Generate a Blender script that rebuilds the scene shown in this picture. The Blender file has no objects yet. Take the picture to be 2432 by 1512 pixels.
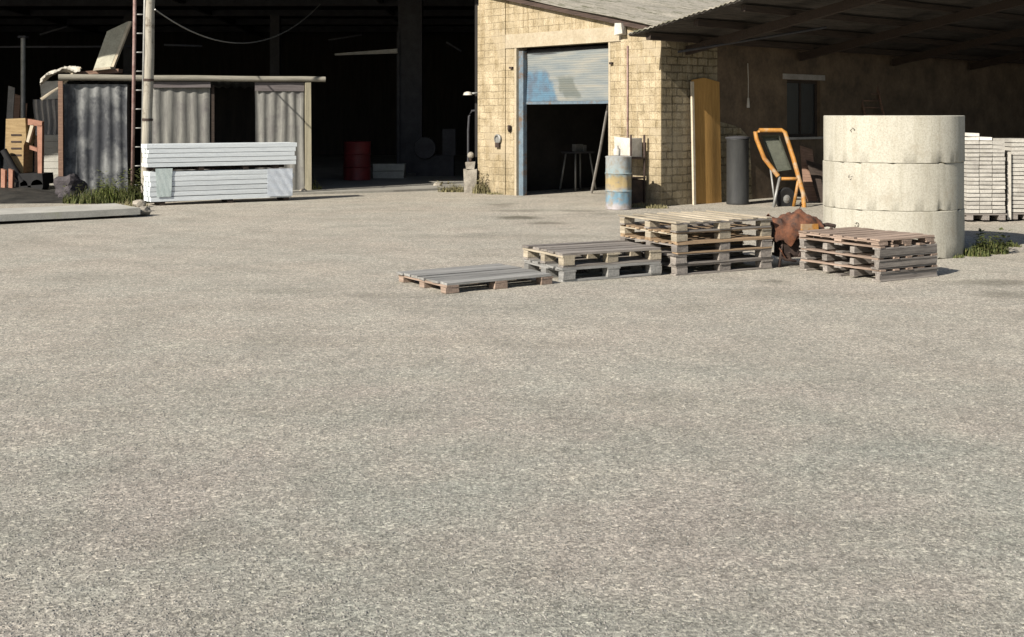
import bpy, bmesh, math, random
from mathutils import Vector, Matrix
random.seed(7)
R = math.radians
scene = bpy.context.scene
COL = scene.collection

# ---------------------------------------------------------------- helpers
CAMH, F, CX, HY = 1.65, 2800.0, 1216.0, 274.0          # survey of the yard: eye height, focal length, horizon
def gp(px, py, z=0.0):                                  # a spot on the level z
    Y = (CAMH - z) * F / (py - HY)
    return Vector(((px - CX) / F * Y, Y, z))
def wp(px, py, Y):                                      # a spot at distance Y
    return Vector(((px - CX) / F * Y, Y, CAMH - (py - HY) / F * Y))

class MB:
    def __init__(s): s.bm = bmesh.new(); s.smooth = False
    def box(s, x0, x1, y0, y1, z0, z1, jit=0.0, mtx=None):
        vs = []
        for x in (x0, x1):
            for y in (y0, y1):
                for z in (z0, z1):
                    v = Vector((x + random.uniform(-jit, jit), y + random.uniform(-jit, jit), z + random.uniform(-jit, jit)))
                    vs.append(s.bm.verts.new(mtx @ v if mtx else v))
        for f in ((0,1,3,2),(4,6,7,5),(0,4,5,1),(2,3,7,6),(0,2,6,4),(1,5,7,3)):
            s.bm.faces.new([vs[i] for i in f])
        return s
    def prism(s, pts, off):                             # polygon (3-D points) pushed along off
        off = Vector(off)
        a = [s.bm.verts.new(Vector(p)) for p in pts]
        b = [s.bm.verts.new(Vector(p) + off) for p in pts]
        n = len(pts)
        s.bm.faces.new(a); s.bm.faces.new(b[::-1])
        for i in range(n):
            j = (i + 1) % n
            s.bm.faces.new((a[j], a[i], b[i], b[j]))
        return s
    def tube(s, pts, r, n=10, r2=None, cap=True):
        pts = [Vector(p) for p in pts]
        rings = []
        for i, p in enumerate(pts):
            d = (pts[min(i+1, len(pts)-1)] - pts[max(i-1, 0)]).normalized()
            up = Vector((0,0,1)) if abs(d.z) < .9 else Vector((1,0,0))
            u = d.cross(up).normalized(); v = d.cross(u)
            t = i / max(1, len(pts)-1)
            rr = r if r2 is None else r + (r2 - r) * t
            rings.append([s.bm.verts.new(p + (u*math.cos(a) + v*math.sin(a))*rr) for a in [2*math.pi*k/n for k in range(n)]])
        for a, b in zip(rings, rings[1:]):
            for k in range(n):
                s.bm.faces.new((a[k], a[(k+1)%n], b[(k+1)%n], b[k])).smooth = True
        if cap:
            s.bm.faces.new(rings[0][::-1]); s.bm.faces.new(rings[-1])
        return s
    def lathe(s, prof, n=40, c=(0,0,0), jit=0.0, closed=False):
        rings = []
        for (r, z) in prof:
            rings.append([s.bm.verts.new((c[0] + (r+random.uniform(-jit,jit))*math.cos(2*math.pi*k/n), c[1] + (r+random.uniform(-jit,jit))*math.sin(2*math.pi*k/n), c[2] + z)) for k in range(n)])
        pr = list(zip(rings, rings[1:]))
        if closed: pr.append((rings[-1], rings[0]))
        for a, b in pr:
            for k in range(n):
                s.bm.faces.new((a[k], a[(k+1)%n], b[(k+1)%n], b[k])).smooth = True
        if not closed:
            s.bm.faces.new(rings[0][::-1]); s.bm.faces.new(rings[-1])
        return s
    def sheet(s, fn, nu, nv, thick=None):               # fn(u,v) -> point; thickened along its local normal approx 'thick' vector
        g = [[s.bm.verts.new(fn(i/nu, j/nv)) for j in range(nv+1)] for i in range(nu+1)]
        for i in range(nu):
            for j in range(nv):
                s.bm.faces.new((g[i][j], g[i+1][j], g[i+1][j+1], g[i][j+1])).smooth = True
        if thick:
            t = Vector(thick)
            h = [[s.bm.verts.new(g[i][j].co + t) for j in range(nv+1)] for i in range(nu+1)]
            for i in range(nu):
                for j in range(nv):
                    s.bm.faces.new((h[i][j], h[i][j+1], h[i+1][j+1], h[i+1][j])).smooth = True
            for i in range(nu):
                s.bm.faces.new((g[i][0], h[i][0], h[i+1][0], g[i+1][0])); s.bm.faces.new((g[i][nv], g[i+1][nv], h[i+1][nv], h[i][nv]))
            for j in range(nv):
                s.bm.faces.new((g[0][j], g[0][j+1], h[0][j+1], h[0][j])); s.bm.faces.new((g[nu][j], h[nu][j], h[nu][j+1], g[nu][j+1]))
        return s
    def bevel(s, w, seg=2, ang=30):
        es = [e for e in s.bm.edges if len(e.link_faces) == 2 and e.calc_face_angle(0) > R(ang)]
        bmesh.ops.bevel(s.bm, geom=es, offset=w, segments=seg, affect='EDGES', clamp_overlap=True)
        return s
    def rough(s, amt):
        for v in s.bm.verts: v.co += Vector([random.uniform(-amt, amt) for _ in range(3)])
        return s
    def obj(s, name, mat, parent=None):
        bmesh.ops.recalc_face_normals(s.bm, faces=s.bm.faces)
        for e in s.bm.edges:
            if len(e.link_faces) == 2 and e.calc_face_angle(0) > R(42): e.smooth = False
        me = bpy.data.meshes.new(name); s.bm.to_mesh(me); s.bm.free()
        me.materials.append(mat)
        o = bpy.data.objects.new(name, me); COL.objects.link(o)
        if parent: o.parent = parent
        return o

def tag(o, label, cat, group=None, kind=None):
    if label: o['label'] = label
    if cat: o['category'] = cat
    if group: o['group'] = group
    if kind: o['kind'] = kind
    return o
def thing(name, label, cat, loc=(0,0,0), rz=0.0, group=None, rot=None):
    o = bpy.data.objects.new(name, None); COL.objects.link(o)
    o.empty_display_size = .2
    o.location = loc; o.rotation_euler = rot if rot else (0, 0, rz)
    return tag(o, label, cat, group)
def struct(o, label=None, cat=None):
    o['kind'] = 'structure'
    return tag(o, label, cat)
def dup(root, loc=None, rot=None, label=None):
    r = root.copy(); COL.objects.link(r)
    if loc is not None: r.location = loc
    if rot is not None: r.rotation_euler = rot
    if label: r['label'] = label
    for ch in list(root.children):
        c = ch.copy(); COL.objects.link(c); c.parent = r
        for g in list(ch.children):
            d = g.copy(); COL.objects.link(d); d.parent = c
    return r

# ---------------------------------------------------------------- materials
class NT:
    def __init__(s, name):
        s.m = bpy.data.materials.new(name); s.m.use_nodes = True
        s.t = s.m.node_tree; s.b = s.t.nodes['Principled BSDF']
        s.tc = s.t.nodes.new('ShaderNodeTexCoord')
    def n(s, typ, **kw):
        x = s.t.nodes.new(typ)
        for k, v in kw.items():
            if k in x.inputs: x.inputs[k].default_value = v
            else: setattr(x, k, v)
        return x
    def l(s, a, b): s.t.links.new(a, b)
    def map(s, scale=(1,1,1), loc=(0,0,0), rot=(0,0,0), src='Object'):
        m = s.n('ShaderNodeMapping'); m.inputs['Scale'].default_value = scale; m.inputs['Location'].default_value = loc; m.inputs['Rotation'].default_value = rot
        s.l(s.tc.outputs[src], m.inputs['Vector']); return m.outputs['Vector']
    def noise(s, vec, scale, detail=5, rough=.6):
        x = s.n('ShaderNodeTexNoise'); x.inputs['Scale'].default_value = scale; x.inputs['Detail'].default_value = detail; x.inputs['Roughness'].default_value = rough
        s.l(vec, x.inputs['Vector']); return x.outputs['Fac']
    def ramp(s, fac, stops):
        x = s.n('ShaderNodeValToRGB'); r = x.color_ramp
        while len(r.elements) < len(stops): r.elements.new(.5)
        for e, (p, c) in zip(r.elements, stops):
            e.position = p; e.color = c if len(c) == 4 else (*c, 1)
        s.l(fac, x.inputs['Fac']); return x.outputs['Color']
    def mix(s, fac, a, b, mode='MIX'):
        x = s.n('ShaderNodeMix', data_type='RGBA', blend_type=mode)
        for sock, v in ((x.inputs[0], fac), (x.inputs[6], a), (x.inputs[7], b)):
            if hasattr(v, 'links') or isinstance(v, bpy.types.NodeSocket): s.l(v, sock)
            elif isinstance(v, (int, float)): sock.default_value = v
            else: sock.default_value = (*v, 1) if len(v) == 3 else v
        return x.outputs[2]
    def math(s, op, a, b=None):
        x = s.n('ShaderNodeMath', operation=op)
        for i, v in enumerate((a, b)):
            if v is None: continue
            if isinstance(v, bpy.types.NodeSocket): s.l(v, x.inputs[i])
            else: x.inputs[i].default_value = v
        return x.outputs[0]
    def bump(s, h, strength=.3, dist=.01):
        x = s.n('ShaderNodeBump'); x.inputs['Strength'].default_value = strength; x.inputs['Distance'].default_value = dist
        s.l(h, x.inputs['Height']); s.l(x.outputs['Normal'], s.b.inputs['Normal'])
    def done(s, col, rough=.8, metal=0.0, spec=.3):
        if isinstance(col, bpy.types.NodeSocket): s.l(col, s.b.inputs['Base Color'])
        else: s.b.inputs['Base Color'].default_value = (*col, 1)
        s.b.inputs['Roughness'].default_value = rough; s.b.inputs['Metallic'].default_value = metal
        s.b.inputs['Specular IOR Level'].default_value = spec
        return s.m

def mul(c, k): return tuple(min(1, x*k) for x in c)
def simple(name, c, c2=None, scale=6, stretch=(1,1,1), rough=.8, bump=.25, metal=0.0, spec=.3, stain_or_dapple=None, stain_or_dapple_scale=3, rnd=.12, lo=.35, hi=.7):
    t = NT(name); v = t.map(stretch); c2 = c2 or mul(c, .6)
    n1 = t.noise(v, scale, 6, .65)
    col = t.ramp(n1, [(lo, c2), (hi, c)])
    n2 = t.noise(v, scale*9, 3, .6)
    col = t.mix(.35, col, t.ramp(n2, [(.35, (.45,.45,.45)), (.65, (1,1,1))]), 'MULTIPLY')
    if stain_or_dapple:
        n3 = t.noise(t.map((1,1,1), (3.1, 7.7, 1.3)), stain_or_dapple_scale, 5, .7)
        col = t.mix(t.ramp(n3, [(.52, (0,0,0)), (.66, (1,1,1))]), col, stain_or_dapple)
    if rnd:
        oi = t.n('ShaderNodeObjectInfo')
        k = t.math('ADD', t.math('MULTIPLY', oi.outputs['Random'], 2*rnd), 1-rnd)
        hsv = t.n('ShaderNodeHueSaturation'); t.l(k, hsv.inputs['Value']); t.l(col, hsv.inputs['Color']); col = hsv.outputs['Color']
    if bump: t.bump(t.noise(v, scale*5, 4, .7), bump, .01)
    return t.done(col, rough, metal, spec)

def wood(name, c, c2, axis='x', rnd=.18, stain_or_dapple=None):
    st = (1.2, 22, 22) if axis == 'x' else ((22, 1.2, 22) if axis == 'y' else (22, 22, 1.2))
    return simple(name, c, c2, 2.2, st, .85, .35, rnd=rnd, stain_or_dapple=stain_or_dapple, stain_or_dapple_scale=4, lo=.3, hi=.65)

def ground_mat():
    t = NT('weathered_asphalt'); v = t.map()
    fine = t.noise(v, 70, 3, .8)
    vo = t.n('ShaderNodeTexVoronoi'); vo.inputs['Scale'].default_value = 62; t.l(v, vo.inputs['Vector'])
    sp = t.n('ShaderNodeSeparateColor'); t.l(vo.outputs['Color'], sp.inputs[0])
    mid = t.noise(v, 15, 4, .7)
    big = t.noise(v, .42, 6, .7)
    patch = t.noise(t.map((1,1,1), (4,1,0)), 1.5, 7, .72)
    hue = t.noise(t.map((1,1,1), (9,4,0)), .75, 6, .65)
    sepy = t.n('ShaderNodeSeparateXYZ'); t.l(v, sepy.inputs[0])
    yy = t.math('ADD', sepy.outputs[1], t.math('MULTIPLY', t.math('SUBTRACT', big, .5), 9.0))
    wr = t.n('ShaderNodeMapRange'); wr.interpolation_type = 'SMOOTHSTEP'; wr.inputs['From Min'].default_value = 4.2; wr.inputs['From Max'].default_value = 9.5; t.l(yy, wr.inputs['Value'])
    grey = t.ramp(hue, [(.38, (.256,.256,.226)), (.5, (.274,.262,.230)), (.62, (.284,.259,.230))])
    worn = t.ramp(hue, [(.36, (.322,.305,.266)), (.64, (.338,.307,.265))])
    col = t.mix(wr.outputs[0], grey, worn)
    col = t.mix(1.0, col, t.ramp(patch, [(.3, (.80,.80,.79)), (.52, (1.0,1.0,1.0)), (.72, (1.14,1.13,1.11))]), 'MULTIPLY')
    col = t.mix(1.0, col, t.ramp(fine, [(.30, (.34,.34,.33)), (.5, (.96,.96,.96)), (.70, (1.75,1.73,1.68))]), 'MULTIPLY')
    col = t.mix(.8, col, t.ramp(sp.outputs[0], [(.0, (.58,.58,.57)), (.45, (.95,.95,.95)), (.85, (1.15,1.15,1.13)), (1.0, (1.7,1.68,1.62))]), 'MULTIPLY')
    col = t.mix(1.0, col, t.ramp(mid, [(.3, (.78,.78,.78)), (.7, (1.2,1.2,1.19))]), 'MULTIPLY')
    vs = t.map((.16, 1.0, 1), (2, 5, 0), (0, 0, R(24)))
    streak = t.noise(vs, 1.3, 6, .66)
    col = t.mix(1.0, col, t.ramp(streak, [(.32, (.90,.90,.89)), (.55, (1.0,1.0,1.0)), (.7, (1.06,1.055,1.045))]), 'MULTIPLY')
    for (cx_, cy_, rad_, wd_, k_) in ((-14, 2, 15.2, .13, .16), (-14, 2, 16.9, .13, .16), (9, 26, 16.5, .15, .14), (9, 26, 18.2, .15, .14), (-3, -6, 14.6, .12, .13), (-3, -6, 16.2, .12, .13)):
        dx = t.math('SUBTRACT', sepy.outputs[0], cx_); dy = t.math('SUBTRACT', sepy.outputs[1], cy_)
        d = t.math('ABSOLUTE', t.math('SUBTRACT', t.math('SQRT', t.math('ADD', t.math('MULTIPLY', dx, dx), t.math('MULTIPLY', dy, dy))), t.math('ADD', rad_, t.math('MULTIPLY', big, .5))))
        e = t.n('ShaderNodeMapRange'); e.interpolation_type = 'SMOOTHSTEP'; e.inputs['From Min'].default_value = wd_*1.5; e.inputs['From Max'].default_value = wd_*.4; e.inputs['To Max'].default_value = k_; t.l(d, e.inputs['Value'])
        col = t.mix(t.math('MULTIPLY', e.outputs[0], t.ramp(patch, [(.35, (.2,.2,.2)), (.6, (1,1,1))])), col, (.15,.14,.12))
    # oil stains and plain dark patches with shapes of their own
    sep = t.n('ShaderNodeSeparateXYZ'); t.l(v, sep.inputs[0])
    wob = t.noise(t.map((1,1,1), (0,3,0)), 1.4, 4, .6)
    mask = None
    for (px, py, rx, ry, k) in STAINS_AND_PATCHES:
        p = gp(px, py)
        dx = t.math('MULTIPLY', t.math('SUBTRACT', sep.outputs[0], p.x), 1/rx)
        dy = t.math('MULTIPLY', t.math('SUBTRACT', sep.outputs[1], p.y), 1/ry)
        d = t.math('SQRT', t.math('ADD', t.math('MULTIPLY', dx, dx), t.math('MULTIPLY', dy, dy)))
        d = t.math('ADD', d, t.math('MULTIPLY', t.math('SUBTRACT', wob, .5), 2.6))
        e = t.n('ShaderNodeMapRange'); e.inputs['From Min'].default_value = 1.1; e.inputs['From Max'].default_value = .35; e.inputs['To Max'].default_value = k
        t.l(d, e.inputs['Value'])
        mask = e.outputs[0] if mask is None else t.math('MAXIMUM', mask, e.outputs[0])
    col = t.mix(mask, col, (.075,.068,.05))
    h = t.math('ADD', fine, t.math('MULTIPLY', mid, .7))
    t.bump(h, .9, .007)
    return t.done(col, .92, 0, .2)
STAINS_AND_PATCHES = [(1450, 508, .7, .35, .4), (1370, 500, .5, .3, .45), (1240, 500, .8, .3, .35), (1225, 516, .5, .35, .75), (1300, 530, .35, .3, .6), (1190, 486, .35, .5, .55), (1830, 668, .25, .18, .55), (2370, 672, .55, .25, .5),
          (640, 690, .8, .25, .25), (900, 700, .7, .3, .25), (1150, 560, 1.2, .5, .18), (2420, 700, .4, .25, .4), (1900, 700, .9, .3, .2)]  # entries near the right edge are plain dark patches

def block_mat(name, c1, c2, mortar, smear, smear_amt, bw=.30, rh=.145, msize=.009, sidex=True, bump=.5):
    t = NT(name)
    sep = t.n('ShaderNodeSeparateXYZ'); t.l(t.tc.outputs['Object'], sep.inputs[0])
    cmb = t.n('ShaderNodeCombineXYZ'); t.l(sep.outputs[0 if sidex else 1], cmb.inputs[0]); t.l(sep.outputs[2], cmb.inputs[1])
    wob = t.n('ShaderNodeTexNoise'); wob.inputs['Scale'].default_value = 5; t.l(t.tc.outputs['Object'], wob.inputs['Vector'])
    va = t.n('ShaderNodeVectorMath', operation='MULTIPLY_ADD'); t.l(wob.outputs['Color'], va.inputs[0]); va.inputs[1].default_value = (.05,.045,0); t.l(cmb.outputs[0], va.inputs[2])
    b = t.n('ShaderNodeTexBrick'); b.inputs['Scale'].default_value = 1; b.inputs['Brick Width'].default_value = bw; b.inputs['Row Height'].default_value = rh
    b.inputs['Mortar Size'].default_value = msize; b.inputs['Mortar Smooth'].default_value = .4
    b.inputs['Color1'].default_value = (*c1,1); b.inputs['Color2'].default_value = (*c2,1); b.inputs['Mortar'].default_value = (*mortar,1)
    t.l(va.outputs[0], b.inputs['Vector'])
    v = t.map()
    sm = t.ramp(t.noise(v, 1.7, 6, .7), [(.5-smear_amt, (1,1,1)), (.78-smear_amt, (0,0,0))])
    col = t.mix(sm, smear, b.outputs['Color'])
    col = t.mix(1.0, col, t.ramp(t.noise(v, 3.5, 6, .7), [(.3, (.66,.64,.58)), (.62, (1.08,1.08,1.08))]), 'MULTIPLY')
    col = t.mix(1.0, col, t.ramp(t.noise(v, 34, 3, .6), [(.32, (.7,.68,.64)), (.6, (1.06,1.06,1.06))]), 'MULTIPLY')
    drip = t.noise(t.map((7, 7, .7)), 1.1, 4, .6)
    col = t.mix(1.0, col, t.ramp(drip, [(.3, (.72,.68,.6)), (.55, (1,1,1))]), 'MULTIPLY')
    pat = t.ramp(t.noise(t.map((1,1,1), (2,9,4)), .9, 5, .6), [(.56, (0,0,0)), (.60, (1,1,1))])
    col = t.mix(t.math('MULTIPLY', pat, .55), col, mul(smear, .82))
    low = t.n('ShaderNodeMapRange'); low.inputs['From Min'].default_value = 1.1; low.inputs['From Max'].default_value = .0; t.l(sep.outputs[2], low.inputs['Value'])
    lw = t.math('MULTIPLY', low.outputs[0], t.ramp(t.noise(v, 6, 4, .6), [(.35,(0,0,0)),(.65,(1,1,1))]))
    col = t.mix(t.math('MULTIPLY', lw, .8), col, (.15,.125,.08))
    h = t.math('ADD', t.math('MULTIPLY', b.outputs['Fac'], -.8), t.noise(v, 26, 4, .7))
    t.bump(h, bump, .02)
    return t.done(col, .9, 0, .2)

def concrete(name, c, dark, stain_or_dapple, rnd=.08, streak=True, sc=2.2):
    t = NT(name); v = t.map()
    col = t.ramp(t.noise(v, sc, 7, .65), [(.32, dark), (.62, c)])
    col = t.mix(1.0, col, t.ramp(t.noise(v, 55, 3, .6), [(.33, (.8,.8,.79)), (.6, (1.04,1.04,1.04))]), 'MULTIPLY')
    if streak:
        col = t.mix(1.0, col, t.ramp(t.noise(t.map((9,9,.55)), 1.3, 4, .6), [(.3, (.88,.87,.84)), (.55, (1.02,1.02,1.02))]), 'MULTIPLY')
    col = t.mix(t.math('MULTIPLY', t.ramp(t.noise(t.map((1,1,1), (5,2,8)), 3.1, 5, .7), [(.58, (0,0,0)), (.72, (1,1,1))]), .6), col, stain_or_dapple)
    if rnd:
        oi = t.n('ShaderNodeObjectInfo'); hs = t.n('ShaderNodeHueSaturation')
        t.l(t.math('ADD', t.math('MULTIPLY', oi.outputs['Random'], 2*rnd), 1-rnd), hs.inputs['Value']); t.l(col, hs.inputs['Color']); col = hs.outputs['Color']
    t.bump(t.noise(v, 30, 5, .7), .3, .008)
    return t.done(col, .88, 0, .25)

M = {}
M['ground'] = ground_mat()
M['floor'] = concrete('hall_concrete', (.28,.27,.24), (.19,.18,.16), (.06,.055,.045), 0, False, .8)
M['soil'] = simple('dark_soil', (.045,.042,.036), (.012,.012,.011), 3, bump=1.0, rnd=0)
M['facade'] = block_mat('cream_block_facade', (.385,.325,.225), (.325,.272,.185), (.19,.158,.108), (.39,.33,.235), .07, sidex=False, bump=.35)
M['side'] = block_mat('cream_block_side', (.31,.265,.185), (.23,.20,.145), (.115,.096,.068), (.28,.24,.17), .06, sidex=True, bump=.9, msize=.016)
M['plaster'] = simple('cream_plaster', (.40,.345,.26), (.32,.27,.19), 3, bump=.3, rnd=0)
M['shade_wall'] = simple('painted_shade_wall', (.17,.122,.08), (.075,.055,.038), 1.6, bump=.4, rnd=0)  # shade under the canopy put into the wall colour
M['inside'] = simple('shade_dark_inside', (.035,.033,.032), (.018,.017,.017), 1.5, bump=.3, rnd=0)  # interior shade put into the lining colour
M['hallwood'] = simple('shade_dark_boards', (.034,.030,.027), (.014,.013,.013), 1.2, (6,6,.6), bump=.3, rnd=0)  # deep shade of the hall put into the board colour
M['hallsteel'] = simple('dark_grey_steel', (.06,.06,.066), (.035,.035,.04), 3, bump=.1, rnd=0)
M['asbestos'] = simple('weathered_cement_sheet', (.30,.275,.235), (.18,.17,.14), 2.0, bump=.4, rnd=0, stain_or_dapple=(.08,.08,.05), stain_or_dapple_scale=2.4)
M['canopy'] = simple('dark_roof_underside', (.075,.066,.058), (.035,.031,.027), 1.6, (1,4,1), bump=.3, rnd=0)  # plain dark tone for the canopy underside
M['darkwood'] = wood('dark_timber', (.05,.036,.028), (.022,.016,.013), 'x', .1)
M['fascia'] = wood('brown_fascia', (.075,.05,.04), (.025,.018,.015), 'y', .0)
M['greyblue'] = simple('greyblue_paint', (.14,.19,.23), (.09,.12,.15), 5, bump=.15, rnd=0, stain_or_dapple=(.12,.08,.05), rough=.6)
M['black'] = simple('black_rubber', (.02,.02,.021), (.009,.009,.01), 5, bump=.2, rnd=0)
M['glass'] = simple('dark_dusty_glass', (.02,.022,.024), (.012,.013,.014), 3, rough=.25, bump=0, spec=.5, rnd=0)
M['ring'] = concrete('pale_ring_concrete', (.385,.368,.312), (.335,.318,.268), (.275,.245,.19), .03, True, 1.2)
M['slab'] = concrete('pale_slab_concrete', (.40,.39,.355), (.29,.285,.26), (.30,.31,.22), 0, False)
M['paver'] = concrete('pale_paver_concrete', (.40,.385,.35), (.31,.295,.27), (.25,.23,.20), .13, False, 5)
M['paverwhite'] = concrete('whiteish_paver_concrete', (.66,.63,.58), (.54,.52,.47), (.4,.38,.33), .06, False, 5)
M['hollow'] = simple('dark_socket', (.10,.09,.07), (.05,.045,.035), 8, rnd=0)  # plain dark tone for the ring sockets
M['white'] = simple('white_painted_timber', (.63,.67,.69), (.50,.54,.57), 2.5, (1.2,14,14), .6, .2, rnd=.06, lo=.25, hi=.55)
M['ochre'] = wood('ochre_timber', (.46,.265,.085), (.31,.175,.05), 'z', 0)
M['creamw_x'] = wood('cream_pallet_wood_x', (.40,.35,.27), (.20,.17,.125), 'x'); M['creamw_y'] = wood('cream_pallet_wood_y', (.40,.35,.27), (.20,.17,.125), 'y')
M['tanw_x'] = wood('tan_pallet_wood_x', (.35,.25,.155), (.18,.125,.08), 'x'); M['tanw_y'] = wood('tan_pallet_wood_y', (.35,.25,.155), (.18,.125,.08), 'y')
M['greyw_x'] = wood('grey_pallet_wood_x', (.27,.245,.22), (.115,.10,.09), 'x', .25); M['greyw_y'] = wood('grey_pallet_wood_y', (.27,.245,.22), (.115,.10,.09), 'y', .25)
M['coldw_x'] = wood('bluegrey_pallet_wood_x', (.29,.285,.27), (.14,.138,.132), 'x', .3); M['coldw_y'] = wood('bluegrey_pallet_wood_y', (.29,.285,.27), (.14,.138,.132), 'y', .3)
M['pinkw_x'] = wood('pinkish_pallet_wood_x', (.33,.25,.20), (.17,.125,.095), 'x'); M['pinkw_y'] = wood('pinkish_pallet_wood_y', (.33,.25,.20), (.17,.125,.095), 'y')
M['rail'] = wood('silver_weathered_pole', (.26,.245,.205), (.15,.14,.115), 'x', 0)
M['postw'] = wood('yellowish_post_wood', (.31,.285,.205), (.20,.18,.13), 'z', 0)
M['polew'] = wood('pale_pole_wood', (.36,.335,.28), (.19,.175,.145), 'z', 0, stain_or_dapple=(.09,.07,.05))
M['brownw'] = wood('brown_old_board', (.25,.155,.11), (.12,.075,.055), 'x', .1)
M['tin'] = simple('weathered_tin', (.235,.232,.21), (.13,.128,.12), 2.2, (5,5,.5), .65, .15, metal=.1, rnd=0, stain_or_dapple=(.105,.10,.098), stain_or_dapple_scale=1.6)
M['tin_dappled'] = simple('dapple_shaded_tin', (.17,.175,.175), (.05,.053,.06), 1.3, (1.6,1.6,.9), .6, .15, metal=.1, rnd=0, stain_or_dapple=(.022,.025,.033), stain_or_dapple_scale=2.2, lo=.44, hi=.60)  # dappled shadow painted into the tin as dark blotches
M['tintop'] = wood('mauve_grey_board', (.13,.115,.115), (.08,.07,.07), 'x', 0)
M['rust'] = simple('orange_rust', (.155,.062,.032), (.045,.027,.021), 9, bump=.5, rnd=0, lo=.35, hi=.6)
M['rustdark'] = simple('dark_rusty_iron', (.07,.045,.035), (.025,.018,.016), 7, bump=.4, rnd=0)
M['rustred'] = simple('flaking_red_steel', (.32,.235,.215), (.17,.10,.09), 7, bump=.3, rnd=0)
M['orange'] = simple('worn_orange_paint', (.42,.205,.04), (.27,.12,.03), 6, rough=.55, bump=.2, rnd=0, stain_or_dapple=(.30,.22,.14), stain_or_dapple_scale=5)
M['traygreen'] = simple('greygreen_tray', (.20,.21,.165), (.12,.13,.105), 4, rough=.5, bump=.2, rnd=0)
M['greydrum'] = simple('dull_grey_drum', (.042,.043,.042), (.026,.027,.028), 3, (3,3,.5), .6, .15, rnd=0)
M['reddrum'] = simple('dark_red_drum', (.22,.03,.03), (.12,.02,.02), 3, rough=.5, bump=.15, rnd=0)
M['greenplastic'] = simple('pale_green_film', (.52,.58,.57), (.42,.49,.48), 6, rough=.35, bump=.4, rnd=0)
M['bluefilm'] = simple('crumpled_pale_film', (.56,.60,.65), (.46,.50,.56), 5, rough=.3, bump=.3, rnd=0, spec=.5)
M['whitetarp'] = simple('dusty_white_sheet', (.55,.53,.47), (.34,.32,.28), 5, bump=.6, rnd=0)
M['sheetgreen'] = simple('greygreen_board', (.42,.41,.33), (.31,.30,.24), 3, bump=.2, rnd=0)
M['sheetedge'] = simple('pale_offcut_and_lit_edge', (.56,.50,.39), (.42,.36,.27), 6, bump=.2, rnd=0)  # pale offcuts, and the painted sunlit edge of the tilted board
M['tanply'] = simple('tan_plywood', (.36,.26,.135), (.24,.165,.08), 4, (1,1,5), bump=.3, rnd=0)
M['salmon'] = simple('salmon_steel', (.38,.20,.14), (.26,.13,.09), 5, bump=.2, rnd=0)
M['palegrey'] = simple('pale_grey_sheet', (.36,.34,.32), (.24,.225,.21), 3, bump=.3, rnd=.1)
M['bag'] = simple('dark_mauve_sack', (.075,.065,.07), (.03,.027,.03), 6, bump=.8, rnd=0)
M['galv'] = simple('galvanised_tube', (.30,.30,.29), (.20,.20,.19), 6, rough=.5, metal=.3, bump=.1, rnd=0)
M['whitepaint'] = simple('white_enamel', (.56,.54,.49), (.40,.375,.33), 5, rough=.5, bump=.1, rnd=0)
M['stone'] = simple('broken_stone', (.36,.33,.28), (.20,.18,.15), 7, bump=.8, rnd=.2)
def leaf(name, a, b):
    t = NT(name); v = t.map()
    col = t.ramp(t.noise(v, 34, 2, .7), [(.36, a), (.55, b), (.66, (.15,.13,.065))])
    return t.done(col, .7, 0, .2)
M['weed'] = leaf('weed_green', (.028,.04,.012), (.075,.088,.025))
M['weeddry'] = leaf('dry_weed', (.12,.105,.055), (.21,.19,.10))
M['weedbright'] = leaf('fresh_weed', (.055,.08,.018), (.13,.155,.04))

# two-coloured sheets
def door_mat():
    t = NT('grey_rolled_door'); v = t.map()
    sep = t.n('ShaderNodeSeparateXYZ'); t.l(v, sep.inputs[0])
    wob = t.math('MULTIPLY', t.math('SUBTRACT', t.noise(v, 5, 4, .6), .5), .35)
    col = t.ramp(t.noise(t.map((1,.5,5)), 2, 5, .6), [(.3, (.115,.138,.152)), (.5, (.165,.178,.175)), (.7, (.23,.22,.19))])
    y = t.math('ADD', sep.outputs[1], wob); z = sep.outputs[2]
    def box(y0, y1, z0, z1, slant):
        a = t.math('SUBTRACT', y, t.math('MULTIPLY', t.math('SUBTRACT', z, z0), slant))
        def soft(val, lim, sgn):
            x = t.n('ShaderNodeMapRange'); x.inputs['From Min'].default_value = lim - .05*sgn; x.inputs['From Max'].default_value = lim + .05*sgn
            t.l(val, x.inputs['Value']); return x.outputs[0]
        zz = t.math('ADD', z, t.math('MULTIPLY', wob, .3))
        m = t.math('MULTIPLY', soft(a, y0, 1), soft(a, y1, -1))
        return t.math('MULTIPLY', m, t.math('MULTIPLY', soft(zz, z0, 1), soft(zz, z1, -1)))
    col = t.mix(t.math('MULTIPLY', box(2.80, 4.2, 1.8, 2.56, .55), .9), col, t.mix(t.ramp(t.noise(v, 4, 3, .6), [(.4,(0,0,0)),(.6,(1,1,1))]), (.06,.085,.12), (.065,.135,.20)))
    col = t.mix(t.math('MULTIPLY', box(2.25, 2.72, 2.0, 2.42, .5), .75), col, (.085,.095,.085))
    t.bump(t.noise(v, 8, 4, .6), .2, .01)
    return t.done(col, .6, 0, .3)
M['door'] = door_mat()
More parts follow.
